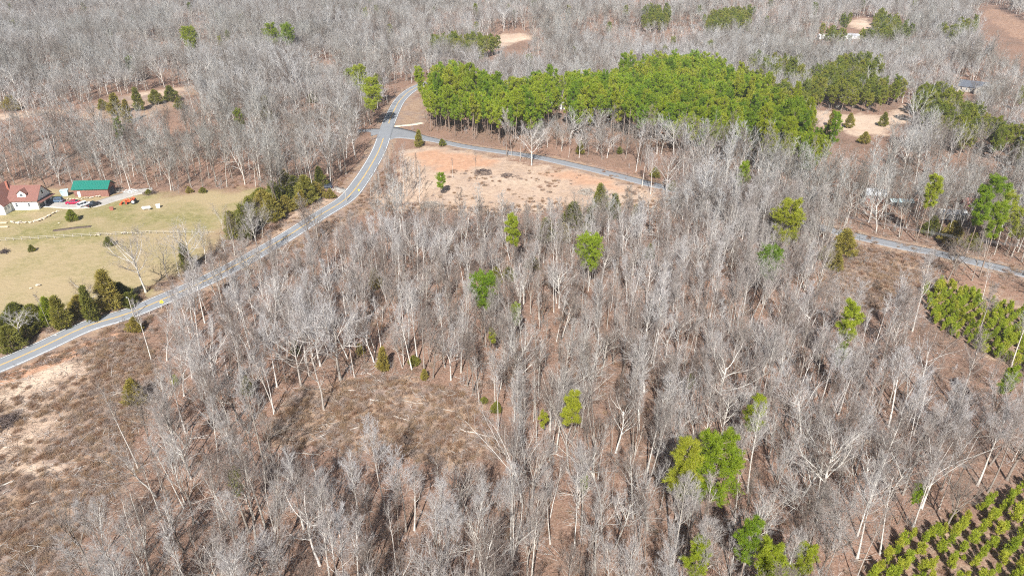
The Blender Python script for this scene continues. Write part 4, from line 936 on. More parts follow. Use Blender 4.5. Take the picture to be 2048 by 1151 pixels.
def window(parent, x0, x1, z0, z1, y, axis='y', out=-1):
    """frame proud of the wall, glass set in it; axis: the wall's normal"""
    f = MB(); t, d = .09, .05
    def bx(a0, a1, b0, b1, p0, p1):
        if axis == 'y': f.box(a0, a1, min(p0, p1), max(p0, p1), b0, b1)
        else: f.box(min(p0, p1), max(p0, p1), a0, a1, b0, b1)
    for (a0, a1, b0, b1) in ((x0, x0 + t, z0, z1), (x1 - t, x1, z0, z1), (x0 + t, x1 - t, z0, z0 + t), (x0 + t, x1 - t, z1 - t, z1), (x0 + t, x1 - t, (z0 + z1) / 2 - .03, (z0 + z1) / 2 + .03)): bx(a0, a1, b0, b1, y, y + out * d)
    w = f.build('window', M['trim_white'], parent); g = MB(); f = g
    if axis == 'y': g.box(x0 + .02, x1 - .02, min(y - .03, y + out * .02), max(y - .03, y + out * .02), z0 + .02, z1 - .02)
    else: g.box(min(y - .03, y + out * .02), max(y - .03, y + out * .02), x0 + .02, x1 - .02, z0 + .02, z1 - .02)
    g.build('pane', M['glass'], w)
def gable_x(mb, x0, x1, y0, y1, h, top):       # walls with gable ends, ridge along x
    ym = (y0 + y1) / 2; mb.prism([(y0, -.5), (y0, h), (ym, top), (y1, h), (y1, -.5)], x0, x1, 'x')
def gable_y(mb, x0, x1, y0, y1, h, top):
    xm = (x0 + x1) / 2; mb.prism([(x0, -.5), (x0, h), (xm, top), (x1, h), (x1, -.5)], y0, y1, 'y')
def roof_x(mb, x0, x1, y0, y1, h, top, over=.45, th=.18):
    ym = (y0 + y1) / 2; k = (top - h) / (ym - y0); e = over; z = h - e * k + .06
    prof = [(y0 - e, z), (ym, top + .06), (y1 + e, z), (y1 + e, z + th), (ym, top + .06 + th * 1.2), (y0 - e, z + th)]
    mb.prism(prof, x0 - e, x1 + e, 'x')
def roof_y(mb, x0, x1, y0, y1, h, top, over=.45, th=.18):
    xm = (x0 + x1) / 2; k = (top - h) / (xm - x0); e = over; z = h - e * k + .06
    prof = [(x0 - e, z), (xm, top + .06), (x1 + e, z), (x1 + e, z + th), (xm, top + .06 + th * 1.2), (x0 - e, z + th)]
    mb.prism(prof, y0 - e, y1 + e, 'y')

def farmhouse():
    p = spot(79, 419); r = empty('house', p, R(2))
    tag(r, 'white house with brown roof and dormer at the edge of the field', 'house')
    w = MB(); gable_x(w, -10, 0, 0, 9.5, 3.7, 8.0); w.build('wall', M['white_wall'], r)
    w = MB(); gable_y(w, -20.5, -10.003, -4.5, 8.5, 3.4, 8.4); w.build('wall', M['white_wall'], r)
    w = MB(); gable_y(w, -22, -14.5, -8.0, -4.503, 2.6, 4.4); w.build('wall', M['white_wall'], r)
    m = MB(); roof_x(m, -10.6, 0, 0, 9.5, 3.7, 8.0); rf = m.build('roof', M['brown_roof'], r)
    m = MB(); roof_y(m, -20.5, -10, -4.5, 8.5, 3.4, 8.4); m.build('roof', M['brown_roof'], r)
    m = MB(); roof_y(m, -22, -14.5, -8.0, -4.5, 2.6, 4.4, .4); m.build('roof', M['brown_roof'], r)
    m = MB(); m.box(-13.2, -12.4, 5.2, 6.0, 6.0, 9.6); m.build('chimney', M['red_brick'], rf)
    d = MB(); gable_y(d, -7.2, -4.0, .9, 4.2, 6.1, 7.4)
    d.v = [(a, b, max(c, 4.3)) for a, b, c in d.v]; dm = d.build('dormer', M['white_wall'], r)
    m = MB(); roof_y(m, -7.2, -4.0, .9, 4.4, 6.1, 7.4, .3, .14); m.build('dormer_roof', M['brown_roof'], dm)
    window(dm, -6.2, -5.0, 4.9, 6.0, .9)
    for x in (-7.9, -3.3): window(r, x - .5, x + .5, 1.3, 2.7, 0)
    for y in (-3.4, -1.7): window(r, y - .45, y + .45, 1.2, 2.6, -10.0, 'x', 1)
    window(r, 4.1, 5.3, 4.7, 6.2, 0.0, 'x', 1)
    m = MB(); m.slab([(0.05, -.2, 3.25), (1.7, -.2, 2.85), (1.7, 9.7, 2.85), (0.05, 9.7, 3.25)], .14); m.build('awning', M['brown_roof'], r)
    for y in (1.0, 5.1):
        g = MB(); g.box(0, .05, y, y + 3.0, 0, 2.3); gd = g.build('garage_door', M['glass'], r)
        b = MB()
        for q in range(1, 4): b.box(.05, .075, y + .1, y + 2.9, q * .56, q * .56 + .06)
        b.build('door_rib', M['weathered'], gd)
    for x in (-20.8, -19.2, -17.4): window(r, x - .6, x + .6, .9, 2.2, -8.0)
    m = MB(); m.slab([(-22.6, -10.4, 2.2), (-13.9, -10.4, 2.2), (-13.9, -8.1, 2.7), (-22.6, -8.1, 2.7)], .14); m.build('porch_roof', M['brown_roof'], r)
    for x in (-22.2, -19.5, -16.8, -14.2):
        m = MB(); m.box(x - .1, x + .1, -10.2, -10.0, 0, 2.22); m.build('porch_post', M['trim_white'], r)
farmhouse()
def barn():
    p = spot(150, 394); r = empty('barn', p, R(3))
    tag(r, 'long brown barn with a teal green metal roof', 'barn')
    w = MB(); gable_x(w, 0, 13.4, 0, 6.5, 3.3, 5.4); w.build('wall', M['brown_wall'], r)
    rf = MB(); roof_x(rf, 0, 13.4, 0, 6.5, 3.3, 5.4, .5); ro = rf.build('roof', M['teal_roof'], r)
    m = MB()
    for k in range(23):
        x = -.4 + k * .645
        for s in (0, 1):
            y0, z0, y1, z1 = ((-.5, 3.22, 3.25, 5.68), (7.0, 3.22, 3.25, 5.68))[s]
            m.tube((x, y0, z0), (x, y1, z1), .035, n=4)
    m.build('roof_seam', M['teal_roof'], ro)
    d = MB(); d.box(1.4, 2.5, -.06, 0.0, 0, 2.1); dd = d.build('door', M['trim_white'], r)
    k = MB(); k.box(2.3, 2.38, -.12, -.06, .95, 1.05); k.build('handle', M['glass'], dd)
    d = MB(); d.box(13.4, 13.46, 1.2, 5.2, 0, 2.8); d.build('end_door', M['dark_roof'], r)
    m = MB()
    for k in range(44): m.box(.1 + k * .3, .13 + k * .3, -.025, 0, 0, 3.2) if not (1.2 < .1 + k * .3 < 2.6) else None
    m.build('batten', M['brown_wall'], r)
barn()
def simple_house(px, py, L, D, h, top, rz, wall, roof, label, cat, name, windows=4, lift=0.0):
    p = spot(px, py, lift); r = empty(name, p, rz); tag(r, label, cat)
    w = MB(); gable_x(w, -L / 2, L / 2, 0, D, h, top); w.build('wall', wall, r)
    m = MB(); roof_x(m, -L / 2, L / 2, 0, D, h, top, .35); m.build('roof', roof, r)
    for k in range(windows):
        x = -L / 2 + L * (k + .7) / (windows + .4)
        window(r, x - .5, x + .5, 1.1, 2.1, 0.0)
    d = MB(); d.box(L / 2 - 1.9, L / 2 - 1.0, -.06, 0, 0, 2.0); d.build('door', M['trim_white'] if wall != M['white_wall'] else M['glass'], r)
simple_house(1750, 403, 7, 5.5, 2.6, 4.2, R(-12), M['brown_wall'], M['grey_roof'], 'small shed with grey metal roof in the woods past the side road', 'shed', 'shed', 2)
simple_house(1803, 413, 8, 3.2, 1.7, 2.3, R(-6), M['glass'], M['blue_metal'], 'low shelter with pale blue metal roof behind the roadside trees', 'shelter', 'shelter', 0)
simple_house(1905, 441, 9, 4.5, 2.4, 3.3, R(-8), M['white_wall'], M['trim_white'], 'white-roofed mobile home behind the roadside trees', 'mobile home', 'mobile_home', 4)
simple_house(1938, 420, 5, 4, 2.6, 4.0, R(-15), M['brown_wall'], M['brown_roof'], 'small rusty brown shed behind the white-roofed home', 'shed', 'shed', 1)
simple_house(1117, 219, 8, 5, 2.6, 3.8, R(4), M['white_wall'], M['trim_white'], 'white house half hidden in the gap of the pine stand', 'house', 'house', 4)
simple_house(1655, 78, 16, 5, 2.8, 3.8, R(5), M['white_wall'], M['trim_white'], 'long pale mobile home in the far clearing, left one', 'mobile home', 'mobile_home', 6)
simple_house(1708, 78, 16, 5, 2.8, 4.0, R(-9), M['white_wall'], M['grey_roof'], 'long white mobile home with dark windows in the far clearing', 'mobile home', 'mobile_home', 5)
simple_house(1489, 42, 14, 8, 4, 6.5, R(4), M['white_wall'], M['trim_white'], 'tiny white house in the far woods at the top', 'house', 'house', 3)
def grey_house():
    p = spot(1952, 186); r = empty('house', p, R(-38)); tag(r, 'house with dark grey roof in a tan yard at upper right', 'house')
    w = MB(); gable_x(w, -11, 5, 0, 8, 3.2, 6.4); w.build('wall', M['weathered'], r)
    w = MB(); gable_y(w, -1, 8, -5, 7, 3.2, 6.0); w.build('wall', M['weathered'], r)
    m = MB(); roof_x(m, -11, 5, 0, 8, 3.2, 6.4); m.build('roof', M['dark_roof'], r)
    m = MB(); roof_y(m, -1, 8, -5, 7, 3.2, 6.0); m.build('roof', M['grey_roof'], r)
    for x in (-9, -6, -3.4): window(r, x - .6, x + .6, 1, 2.4, 0)
    for x in (1, 5): window(r, x - .6, x + .6, 1, 2.4, -5)
grey_house()

# ------------------------------------------------------------------ vehicles
M['tyre'] = painted('tyre_rubber', (0.03, 0.03, 0.03), 0.8, 0.1)
M['rim'] = painted('wheel_metal', (0.5, 0.5, 0.52), 0.4, 0.05, 3, 0.5, 0.6)
M['lamp'] = painted('lamp_glass', (0.8, 0.8, 0.75), 0.2, 0.03)
M['tail'] = painted('tail_lamp', (0.5, 0.03, 0.03), 0.3, 0.05)
def loft(mb, rings):
    n = len(rings[0]); V = [p for r_ in rings for p in r_]; F = []
    for k in range(len(rings) - 1):
        for i in range(n): F.append((k * n + i, k * n + (i + 1) % n, (k + 1) * n + (i + 1) % n, (k + 1) * n + i))
    F += [tuple(range(n))[::-1], tuple(range((len(rings) - 1) * n, len(rings) * n))]
    return mb.add(V, F)
def car(px, py, rz, color, label, style='suv', s=1.08):
    p = spot(px, py); r = empty('parked_car', p, rz, s); tag(r, label, 'car', 'parked cars')
    L, W = 4.7, 1.85; top = {'suv': 1.72, 'sedan': 1.45, 'pickup': 1.8}[style]
    mt = painted('car_paint', color, 0.25, 0.03, 3, 0.6)
    b = MB(); rings = []
    for x, zb, zt, w in ((-2.35, .45, .80, .78), (-2.2, .30, .92, .88), (-1.2, .26, .98, .92), (0.6, .26, 1.0, .92), (1.5, .28, 1.02, .92), (2.2, .32, .98, .88), (2.35, .45, .86, .80)):
        rings.append([(x, -w, zb), (x, w, zb), (x, w, zt - .18), (x, w * .9, zt), (x, -w * .9, zt), (x, -w, zt - .18)])
    loft(b, rings); body = b.build('body', mt, r, True)
    c = MB(); x0, x1, x2, x3 = {'suv': (-1.35, -.65, 1.75, 2.2), 'sedan': (-1.25, -.45, 1.0, 1.75), 'pickup': (-1.0, -.4, .55, .85)}[style]
    loft(c, [[(x0, -.80, .97), (x0, .80, .97), (x0 + .03, .78, 1.0), (x0 + .03, -.78, 1.0)], [(x1, -.82, .97), (x1, .82, .97), (x1, .66, top - .05), (x1, -.66, top - .05)],
             [(x2, -.82, .97), (x2, .82, .97), (x2, .66, top - .05), (x2, -.66, top - .05)], [(x3, -.80, .97), (x3, .80, .97), (x3 - .04, .76, 1.0), (x3 - .04, -.76, 1.0)]])
    c.build('window', M['glass'], r)
    t = MB(); t.box(x1 - .08, x2 + .08, -.68, .68, top - .06, top); t.build('roof', mt, r, bevel=.03)
    for x in (x1, (x1 + x2) / 2, x2):
        for sg in (-1, 1):
            q = MB(); q.slab([(x - .05, sg * .835, .98), (x + .05, sg * .835, .98), (x + .05, sg * .675, top - .04), (x - .05, sg * .675, top - .04)], .03); q.build('pillar', mt, r)
    if style == 'pickup':
        q = MB(); q.box(1.0, 2.3, -.70, .70, .92, 1.0); q.build('cargo_bed', M['tyre'], r)
    for x in (-1.42, 1.42):
        for sg in (-1, 1):
            w = MB(); w.tube((x, sg * .72, .34), (x, sg * .95, .34), .34, n=14); wh = w.build('wheel', M['tyre'], r)
            w = MB(); w.tube((x, sg * .94, .34), (x, sg * .965, .34), .2, n=10); w.build('rim', M['rim'], wh)
    for sg in (-1, 1):
        q = MB(); q.box(-2.38, -2.28, sg * .6 - .16, sg * .6 + .16, .66, .80); q.build('headlight', M['lamp'], r)
        q = MB(); q.box(2.28, 2.38, sg * .66 - .12, sg * .66 + .12, .70, .92); q.build('tail_light', M['tail'], r)
car(115, 404, R(4), (0.10, 0.15, 0.22), 'grey-blue car parked beside the white house', 'suv')
car(147, 408, R(8), (0.42, 0.01, 0.06), 'crimson red car parked behind the round green tree', 'sedan')
car(169, 412, R(-118), (0.80, 0.80, 0.80), 'white car parked next to the black pickup', 'suv')
car(188, 412, R(-118), (0.02, 0.025, 0.03), 'black pickup parked at the right end of the row', 'pickup')
car(654, 377, R(12), (0.02, 0.03, 0.05), 'dark car parked in the drive beside the main road', 'suv')
def tractor():
    p = spot(262, 407); r = empty('tractor', p, R(14), 1.25); tag(r, 'orange tractor with front loader standing in the field', 'tractor')
    o = painted('orange_paint', (0.72, 0.13, 0.05), 0.5, 0.1)
    b = MB(); b.box(-1.5, .3, -.34, .34, .65, 1.35); b.box(-.1, 1.2, -.3, .3, .55, .95); b.build('body', o, r, bevel=.06)
    for sg in (-1, 1):
        w = MB(); w.tube((.9, sg * .5, .75), (.9, sg * .95, .75), .75, n=16); wh = w.build('rear_wheel', M['tyre'], r)
        w = MB(); w.tube((.9, sg * .93, .75), (.9, sg * .98, .75), .42, n=12); w.build('rim', M['lamp'], wh)
        w = MB(); w.tube((-1.15, sg * .45, .42), (-1.15, sg * .75, .42), .42, n=14); wh = w.build('front_wheel', M['tyre'], r)
        w = MB(); w.tube((-1.15, sg * .73, .42), (-1.15, sg * .78, .42), .22, n=10); w.build('rim', o, wh)
        f = MB(); f.box(.25, 1.5, sg * .72 - .25, sg * .72 + .25, 1.5, 1.58); f.build('fender', o, r)
        a = MB(); a.tube((-.3, sg * .6, 1.5), (-2.0, sg * .6, 1.2), .08, n=6); a.tube((-2.0, sg * .6, 1.2), (-2.6, sg * .6, .4), .08, n=6); a.build('loader_arm', o, r)
    k = MB(); k.prism([(-2.5, .1), (-2.55, .75), (-2.75, .75), (-3.3, .1), (-3.2, .03), (-2.6, .03)], -.9, .9, 'y'); k.build('bucket', o, r)
    k = MB(); k.box(.45, .95, -.25, .25, .95, 1.1); k.box(.9, 1.0, -.25, .25, 1.1, 1.55); k.build('seat', M['tyre'], r, bevel=.03)
    k = MB(); k.tube((.05, 0, 1.3), (.3, 0, 1.65), .03, n=6); k.tube((.28, 0, 1.62), (.32, 0, 1.68), .2, n=12); k.build('steering_wheel', M['tyre'], r)
    k = MB(); k.tube((-.9, .2, 1.3), (-.9, .2, 2.0), .045, n=8); k.build('exhaust_pipe', M['rim'], r)
    k = MB()
    for sg in (-1, 1): k.tube((1.15, sg * .5, 1.0), (1.15, sg * .5, 2.3), .035, n=6)
    k.tube((1.15, -.5, 2.3), (1.15, .5, 2.3), .035, n=6); k.build('roll_bar', o, r)
tractor()
def tank(px, py, label):
    r = empty('storage_tank', spot(px, py), R(10)); tag(r, label, 'tank')
    b = MB(); b.tube((-1.4, 0, .95), (1.4, 0, .95), .55, n=16); b.tube((1.4, 0, .95), (1.65, 0, .95), .55, .25, n=16); b.tube((-1.65, 0, .95), (-1.4, 0, .95), .25, .55, n=16); b.build('shell', M['trim_white'], r)
    for x in (-.9, .9):
        l = MB(); l.box(x - .12, x + .12, -.4, .4, -.1, .55); l.build('leg', M['weathered'], r)
tank(294, 420, 'small white tank standing in the field near the tractor')
def bin_(px, py, label, mat, s=1.0):
    r = empty('feed_bin', spot(px, py), R(20), s); tag(r, label, 'bin')
    b = MB(); loft(b, [[(-.5, -.4, 0), (.5, -.4, 0), (.5, .4, 0), (-.5, .4, 0)], [(-.62, -.5, 1.0), (.62, -.5, 1.0), (.62, .5, 1.0), (-.62, .5, 1.0)]]); b.build('box', mat, r)
    b = MB(); b.box(-.68, .68, -.56, .56, 1.003, 1.1); b.build('lid', mat, r, bevel=.03)
bin_(317, 415, 'pale square bin in the field right of the white tank', M['trim_white'], 1.2)
bin_(131, 391, 'pale blue covered stack between the barn and the cars', M['blue_metal'], 2.2)
bin_(224, 420, 'small rusty box in the grass left of the tractor', M['red_brick'], 1.1)

# ------------------------------------------------------------------ fence, walls, rail, signs, poles
def rail_fence():
    line = smooth_line([spot(*p)[:2] for p in ((-60, 487), (0, 483), (110, 477), (200, 472), (300, 468), (415, 466))], 2.5)
    o = line[0]; r = empty('rail_fence', (o[0], o[1], float(height(*o)))); tag(r, 'weathered wooden rail fence across the field', 'fence')
    post = MB(); post.box(-.07, .07, -.07, .07, -.3, 1.3); pm = post.mesh('fence_post', M['weathered'])
    rail = MB(); rail.box(0, 1, -.025, .025, -.045, .045); rm = rail.mesh('fence_rail', M['weathered'])
    z0 = float(height(*o)); P3 = [Vector((a - o[0], b - o[1], float(height(a, b)) - z0)) for a, b in line]
    for i, p in enumerate(P3):
        q = link(bpy.data.objects.new('post', pm), r); q.location = p
        if i + 1 < len(P3):
            d = P3[i + 1] - p
            for h in (.5, 1.08):
                w = link(bpy.data.objects.new('rail', rm), r); w.location = p + Vector((0, 0, h)); w.scale = (d.length, 1, 1)
                w.rotation_euler = (0, -math.asin(d.z / d.length), math.atan2(d.y, d.x))
rail_fence()
def stone_lump(mb, c, s, g):
    a = np.array([[0, 0, 1], [0, 0, -1], [1, 0, .1], [-1, 0, -.1], [0, 1, 0], [0, -1, .1], [.7, .7, .5], [-.7, .7, .45], [.7, -.7, .4], [-.7, -.7, .5]]) * g.uniform(.75, 1.2, (10, 3))
    V = np.array(c) + a * s * np.array([1.1, .9, .75])
    mb.add(V, [(0, 6, 7), (0, 8, 6), (0, 9, 8), (0, 7, 9), (6, 2, 4), (6, 8, 2), (8, 5, 2), (8, 9, 5), (9, 3, 5), (9, 7, 3), (7, 4, 3), (7, 6, 4), (1, 4, 2), (1, 2, 5), (1, 5, 3), (1, 3, 4)])
def stone_row(name, pxs, n, size, label, cat):
    line = smooth_line([spot(*p)[:2] for p in pxs], .5); o = line[len(line) // 2]; z0 = float(height(*o)); g = np.random.default_rng(len(label)); m = MB()
    for k in range(n):
        p = line[int(g.integers(0, len(line)))] + g.normal(0, .3, 2)
        stone_lump(m, (p[0] - o[0], p[1] - o[1], float(height(*p)) - z0 + g.uniform(.1, .5)), size * g.uniform(.6, 1.3), g)
    ob = m.build(name, M['stone']); ob.location = (o[0], o[1], z0); tag(ob, label, cat)
stone_row('stone_wall', ((20, 445), (40, 447), (70, 444), (95, 434), (115, 424)), 80, .42, 'curved low wall of pale stones in front of the house', 'stone wall')
stone_row('stone_row', ((190, 471), (240, 468), (300, 465)), 26, .3, 'row of pale stones piled along the rail fence', 'stone row')
stone_row('stone_edge', ((130, 400), (170, 398), (218, 391)), 36, .38, 'pale stones edging the ground in front of the barn', 'stones')
for a, b, s_, lab in ((76, 572, .7, 'pale boulder alone in the lower pasture'), (62, 578, .45, 'smaller pale rock beside the boulder in the pasture'), (112, 671, .35, 'small yellowish rock at the road edge by the cedars'), (118, 447, .4, 'pale rock in the grass beside the curved stone wall')):
    m = MB(); stone_lump(m, (0, 0, s_ * .35), s_, np.random.default_rng(int(a))); o = m.build('boulder', M['stone']); o.location = spot(a, b); tag(o, lab, 'rock')
for a, b, lab in ((2, 447, 'upper stack of pale boards at the left edge below the house'), (4, 455, 'lower stack of pale boards at the left edge below the house')):
    r = empty('lumber_stack', spot(a, b), R(6)); tag(r, lab, 'lumber')
    bm_ = MB(); bm_.box(-2.2, 2.2, -.12, .12, 0, .09); me = bm_.mesh('board', M['lumber'])
    for j in range(4):
        for k in range(3):
            o = link(bpy.data.objects.new('board', me), r); o.location = (random.uniform(-.1, .1), -.28 + k * .27, .1 + j * .095)
bed = smooth_line([spot(*p)[:2] for p in ((106, 462), (130, 459), (155, 456), (182, 453))], 2.0)
tag(ribbon('garden_bed', bed, np.linspace(-.9, .9, 4), .1, M['soil'], None, .2), kind='structure')

def guardrail():
    base = smooth_line([spot(*p)[:2] for p in ((243, 646), (275, 634), (300, 624), (330, 612), (360, 599))], 2.0)
    i0 = [int(np.argmin(np.linalg.norm(ROAD - q, axis=1))) for q in base]
    line = np.array([ROAD[i] - normals(ROAD)[i] * (HW + .9) for i in sorted(set(i0))])
    o = line[0]; z0 = float(height(*o)); r = empty('guardrail', (o[0], o[1], z0)); tag(r, 'grey steel guardrail along the lower edge of the main road', 'guardrail')
    P3 = [Vector((a - o[0], b - o[1], float(height(a, b)) - z0)) for a, b in line]
    m = MB(); nn = normals(line); V = []; prof = [(.0, .42), (.08, .47), (.0, .55), (.0, .60), (.08, .68), (.0, .74), (-.03, .74), (-.03, .42)]; n = len(prof)
    for k, p in enumerate(P3):
        for (off, z) in prof: V.append((p.x + nn[k][0] * off, p.y + nn[k][1] * off, p.z + z))
    F = [(k * n + i, k * n + (i + 1) % n, (k + 1) * n + (i + 1) % n, (k + 1) * n + i) for k in range(len(P3) - 1) for i in range(n)]
    m.add(V, F); m.build('beam', M['rim'], r)
    post = MB(); post.box(-.08, .08, -.08, .08, -.4, .74); pm = post.mesh('guardrail_post', M['weathered'])
    for k in range(0, len(P3)):
        q = link(bpy.data.objects.new('post', pm), r); q.location = P3[k] - Vector((nn[k][0] * .12, nn[k][1] * .12, 0))
guardrail()
M['sign_yellow'] = painted('yellow_sign', (0.78, 0.66, 0.05), 0.5, 0.04)
def road_sign(px, py, rz, s, label):
    r = empty('road_sign', spot(px, py, 0), rz); tag(r, label, 'sign')
    m = MB(); m.tube((0, .04, -.3), (0, .04, 2.3), .035, n=6); m.build('post', M['rim'], r)
    m = MB(); h = 2.3; m.slab([(0, 0, h - s), (s, 0, h), (0, 0, h + s), (-s, 0, h)], .02); m.build('panel', M['sign_yellow'], r)
    m = MB(); m.prism([(-.06 * s, h - .4 * s), (.06 * s, h - .4 * s), (.06 * s, h + .15 * s), (.22 * s, h + .15 * s), (0, h + .5 * s), (-.22 * s, h + .15 * s), (-.06 * s, h + .15 * s)], -.012, -.002, 'y'); m.build('arrow', M['tyre'], r)
road_sign(327, 618, R(25), .62, 'yellow diamond road sign at the guardrail')
road_sign(719, 391, R(20), .5, 'yellow diamond road sign at the bend below the junction')
def pole(px, py, h, label, arm=True, rz=0.0):
    p = spot(px, py); r = empty('utility_pole', p, rz); tag(r, label, 'pole')
    m = MB(); m.tube((0, 0, -.4), (0, 0, h), .16, .11, n=8); m.build('post', M['weathered'], r)
    if arm:
        m = MB(); m.box(-1.1, 1.1, -.06, .06, h - .75, h - .62); a = m.build('crossarm', M['weathered'], r)
        for x in (-.95, -.35, .35, .95):
            m = MB(); m.tube((x, 0, h - .62), (x, 0, h - .45), .05, .03, n=6); m.build('insulator', M['glass'], a)
    else:
        m = MB(); m.tube((0, 0, h - .3), (.9, -.3, h - .1), .035, n=6); a = m.build('lamp_arm', M['rim'], r)
        m = MB(); m.box(.75, 1.2, -.42, -.22, h - .14, h - .05); m.build('lamp', M['trim_white'], a)
    return p, h
pole(268, 634, 6.0, 'short pole with a lamp beside the guardrail end', False, R(160))
pole(693, 404, 5.5, 'dark pole at the lower edge of the road bend', False)
pole(858, 172, 9.0, 'utility pole at the far bend of the main road', True, R(-40))
PA, hA = pole(1636, 470, 9.5, 'utility pole among the trees beside the side road', True, R(70))
PB, hB = pole(2160, 560, 9.5, 'utility pole beyond the right end of the side road', True, R(70))
for k, off in enumerate((-.95, -.35, .35, .95)):
    dx, dy = math.cos(R(70)) * off, math.sin(R(70)) * off
    a = Vector((PA[0] + dx, PA[1] + dy, PA[2] + hA - .45)); b = Vector((PB[0] + dx, PB[1] + dy, PB[2] + hB - .45)); n = 24
    m = MB(); pts = [a.lerp(b, t / n) - Vector((0, 0, 1.6 * 4 * (t / n) * (1 - t / n))) for t in range(n + 1)]
    for u_, w_ in zip(pts[:-1], pts[1:]): m.tube(u_ - a, w_ - a, .02, n=4, cap=False)
    o = m.build('power_line', M['rim']); o.location = a
    tag(o, f'thin overhead wire along the side road, {ORD[k]} of four from the road', 'wire', 'overhead wires')

# ------------------------------------------------------------------ fallen logs and brush piles
M['log'] = wood_mat('bleached_log', [(0.0, (0.42, 0.37, 0.32)), (1.0, (0.66, 0.61, 0.55))], (1, 1, 1), 3.0)
LOGS = [((663, 796), (702, 824)), ((688, 782), (720, 782)), ((800, 800), (855, 810)), ((919, 859), (980, 874)), ((547, 873), (592, 882)), ((644, 850), (671, 848)), ((869, 779), (905, 789)), ((500, 727), (520, 727)),
        ((566, 722), (607, 723)), ((788, 834), (817, 843)), ((872, 815), (917, 826)), ((735, 748), (764, 765)), ((0, 976), (27, 965)), ((820, 815), (850, 830)), ((740, 800), (770, 806)), ((590, 905), (640, 912)), ((700, 862), (735, 850)),
        ((145, 885), (158, 876)), ((60, 1010), (95, 1000)), ((150, 1010), (175, 1004)), ((1260, 960), (1300, 945)), ((1090, 905), (1125, 915)), ((430, 800), (470, 812)), ((1470, 905), (1500, 925)), ((380, 880), (420, 870))]
LOGLAB = ['long pale log slanting at the left of the logs clearing', 'pale log lying level behind the slanting one', 'long pale log across the middle of the clearing', 'long pale log at the right end of the clearing', 'pale log at the lower left of the clearing', 'short thick log left in the clearing',
          'thin log at the upper right of the clearing', 'short log in the left woods', 'pale log in the woods above the clearing', 'log half sunk in the middle brush', 'thin log right in the clearing', 'log below the two olive cedars', 'white log at the left edge of the brush clearing', 'short log beside the long middle one', 'log near the slanting one, in the brush', 'log under the lower edge of the clearing', 'log in the lower left brush', 'short grey log in the sandy brush', 'pale log in the lower left brush clearing', 'small log near the bottom left brush',
          'log left of the pair of round pines', 'log below the bright mid-woods pine', 'log in the woods left of the clearing', 'log right of the pair of round pines', 'log beside the lone thin tree']
for n, (((a, b), (c, d)), lab) in enumerate(zip(LOGS, LOGLAB)):
    p, q = spot(a, b), spot(c, d); L = Vector(q - p).length; rr_ = random.uniform(.11, .2); g = np.random.default_rng(n)
    k = 6; pts = np.zeros((1, k, 3)); pts[0, :, 0] = np.linspace(0, L, k); pts[0, :, 1] = g.normal(0, .12, k); pts[0, :, 2] = rr_ + g.normal(0, .02, k)
    rad = (rr_ * np.linspace(1, .55, k))[None, :]
    parts = [sweep(pts, rad, 7, g)]
    st = sprout(pts, rad, np.array([L]), 4, .3, .8, .2, .12, .5, g, .3); parts.append(sweep(run(st[0], st[1], st[2], 3, .1, .1, g), taper_r(np.full(4, .04), 3), 4, g))
    v, f = join_geo(parts); o = link(bpy.data.objects.new('fallen_log', raw_mesh('fallen_log', v, quads=f, mats=(M['log'],), smooth=True)))
    dv = q - p; o.location = p; o.rotation_euler = (0, -math.asin(dv[2] / L), math.atan2(dv[1], dv[0])); tag(o, lab, 'log', 'fallen logs')
def brush_pile(px, py, w, h, n, mat, label):
    g = np.random.default_rng(int(px)); p = spot(px, py)
    az = g.uniform(0, 6.28, n); r = w * .5 * np.sqrt(g.uniform(0, 1, n)); zz = g.uniform(0, 1, n) * h * (1 - (r / (w * .5)) ** 2) + .05
    P0 = np.stack([r * np.cos(az), r * np.sin(az), zz], -1); D = unit(np.column_stack([g.normal(0, 1, (n, 2)), g.normal(0, .25, n)]))
    L = g.uniform(.8, 3.0, n); v, f = sweep(run(P0 - D * (L * .5)[:, None], D, L, 4, .12, 0, g), taper_r(g.uniform(.02, .09, n), 4, .4), 4, g)
    v[:, 2] = np.maximum(v[:, 2], -.05)
    o = link(bpy.data.objects.new('brush_pile', raw_mesh('brush_pile', v, quads=f, mats=(mat,), smooth=True))); o.location = p; tag(o, label, 'brush pile')
M['dark_wood'] = painted('dark_old_wood', (0.12, 0.09, 0.08), 0.9, 0.3, 2)
brush_pile(14, 846, 5.5, 1.8, 240, M['dark_wood'], 'dark brush pile on sand at the left edge')
brush_pile(862, 411, 7, 1.4, 200, M['weathered'], 'grey brush pile at the lower left of the cleared lot')
brush_pile(966, 346, 8, 1.5, 220, M['dark_wood'], 'dark brush pile below the red clay')
brush_pile(1172, 386, 7, 1.2, 200, M['weathered'], 'grey brush pile in the right half of the lot')
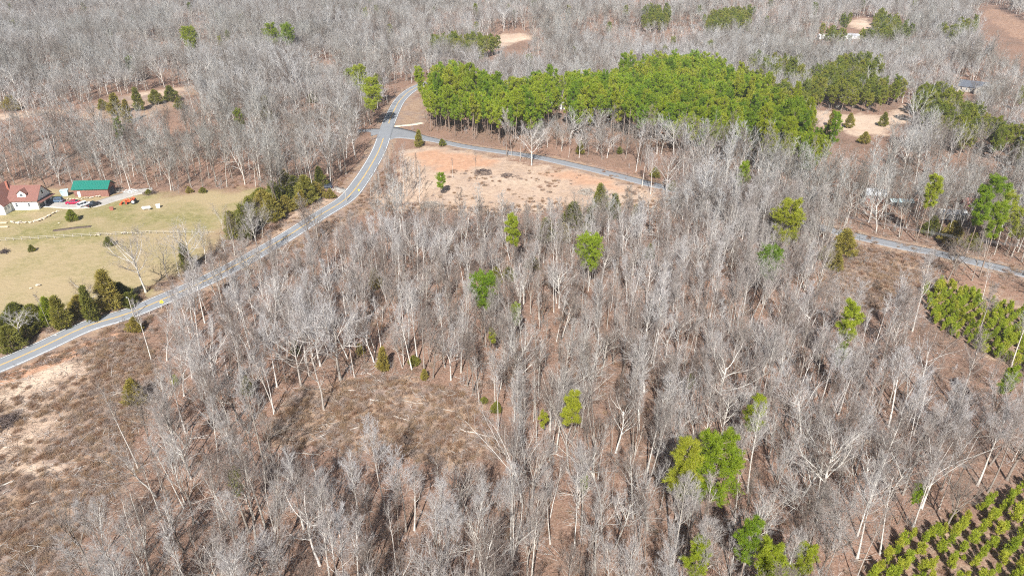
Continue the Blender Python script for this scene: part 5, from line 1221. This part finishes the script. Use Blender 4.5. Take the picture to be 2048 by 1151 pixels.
brush_pile(1015, 352, 6, .8, 120, M['dark_wood'], 'low dark brush heap in the middle of the lot')
brush_pile(1345, 402, 8, 1.2, 180, M['weathered'], 'pale brush pile at the right tip of the lot')
brush_pile(232, 384, 4, 1.0, 100, M['weathered'], 'pale wood pile beside the barn')
brush_pile(262, 383, 5, .7, 90, M['trim_white'], 'white scrap pile at the end of the gravel drive')
brush_pile(300, 388, 5, 1.0, 100, M['dark_wood'], 'dark scrap heap at the field edge of the woods')
brush_pile(10, 505, 2.2, 1.1, 110, M['dark_wood'], 'dark heap in the lower pasture at the left edge')

ss = jitter_grid(2.6, 60, 240, 71); sx_, sy_ = ss[:, 0], ss[:, 1]
okk = ~inside(A['field'], sx_, sy_) & (line_dist(ROAD[::3], sx_, sy_) > 5.5) & (line_dist(SIDE[::3], sx_, sy_) > 4.5)
pr = np.where(inside(A['left_clearing'], sx_, sy_) | inside(A['mid_clearing'], sx_, sy_), 1.0, .6); pr[inside(A['plant1'], sx_, sy_) | inside(A['plant2'], sx_, sy_)] = .1
ss = ss[okk & (rng.uniform(0, 1, len(ss)) < pr)]
tag(scatter('fallen_sticks', STICKS, np.column_stack([ss, height(ss[:, 0], ss[:, 1])]), rng.uniform(0, 6.28, len(ss)), rng.uniform(.7, 1.7, len(ss)), rng.integers(0, 4, len(ss))),
    'fallen sticks and dead branches littering the woodland floor', 'sticks', kind='stuff')

# ------------------------------------------------------------------ the air: a faint winter haze
def haze():
    m = MB(); m.box(-13700, 13700, -320, 9200, -16, 104)
    mt = bpy.data.materials.new('haze'); mt.use_nodes = True; nt = mt.node_tree; nt.nodes.clear()
    o = nt.nodes.new('ShaderNodeOutputMaterial'); v = nt.nodes.new('ShaderNodeVolumePrincipled')
    v.inputs['Color'].default_value = (0.86, 0.91, 1.0, 1); v.inputs['Density'].default_value = 0.00015; v.inputs['Anisotropy'].default_value = 0.2
    nt.links.new(v.outputs[0], o.inputs['Volume'])
    tag(m.build('haze', mt), 'faint pale haze in the air over the woods', 'haze', kind='stuff')
haze()
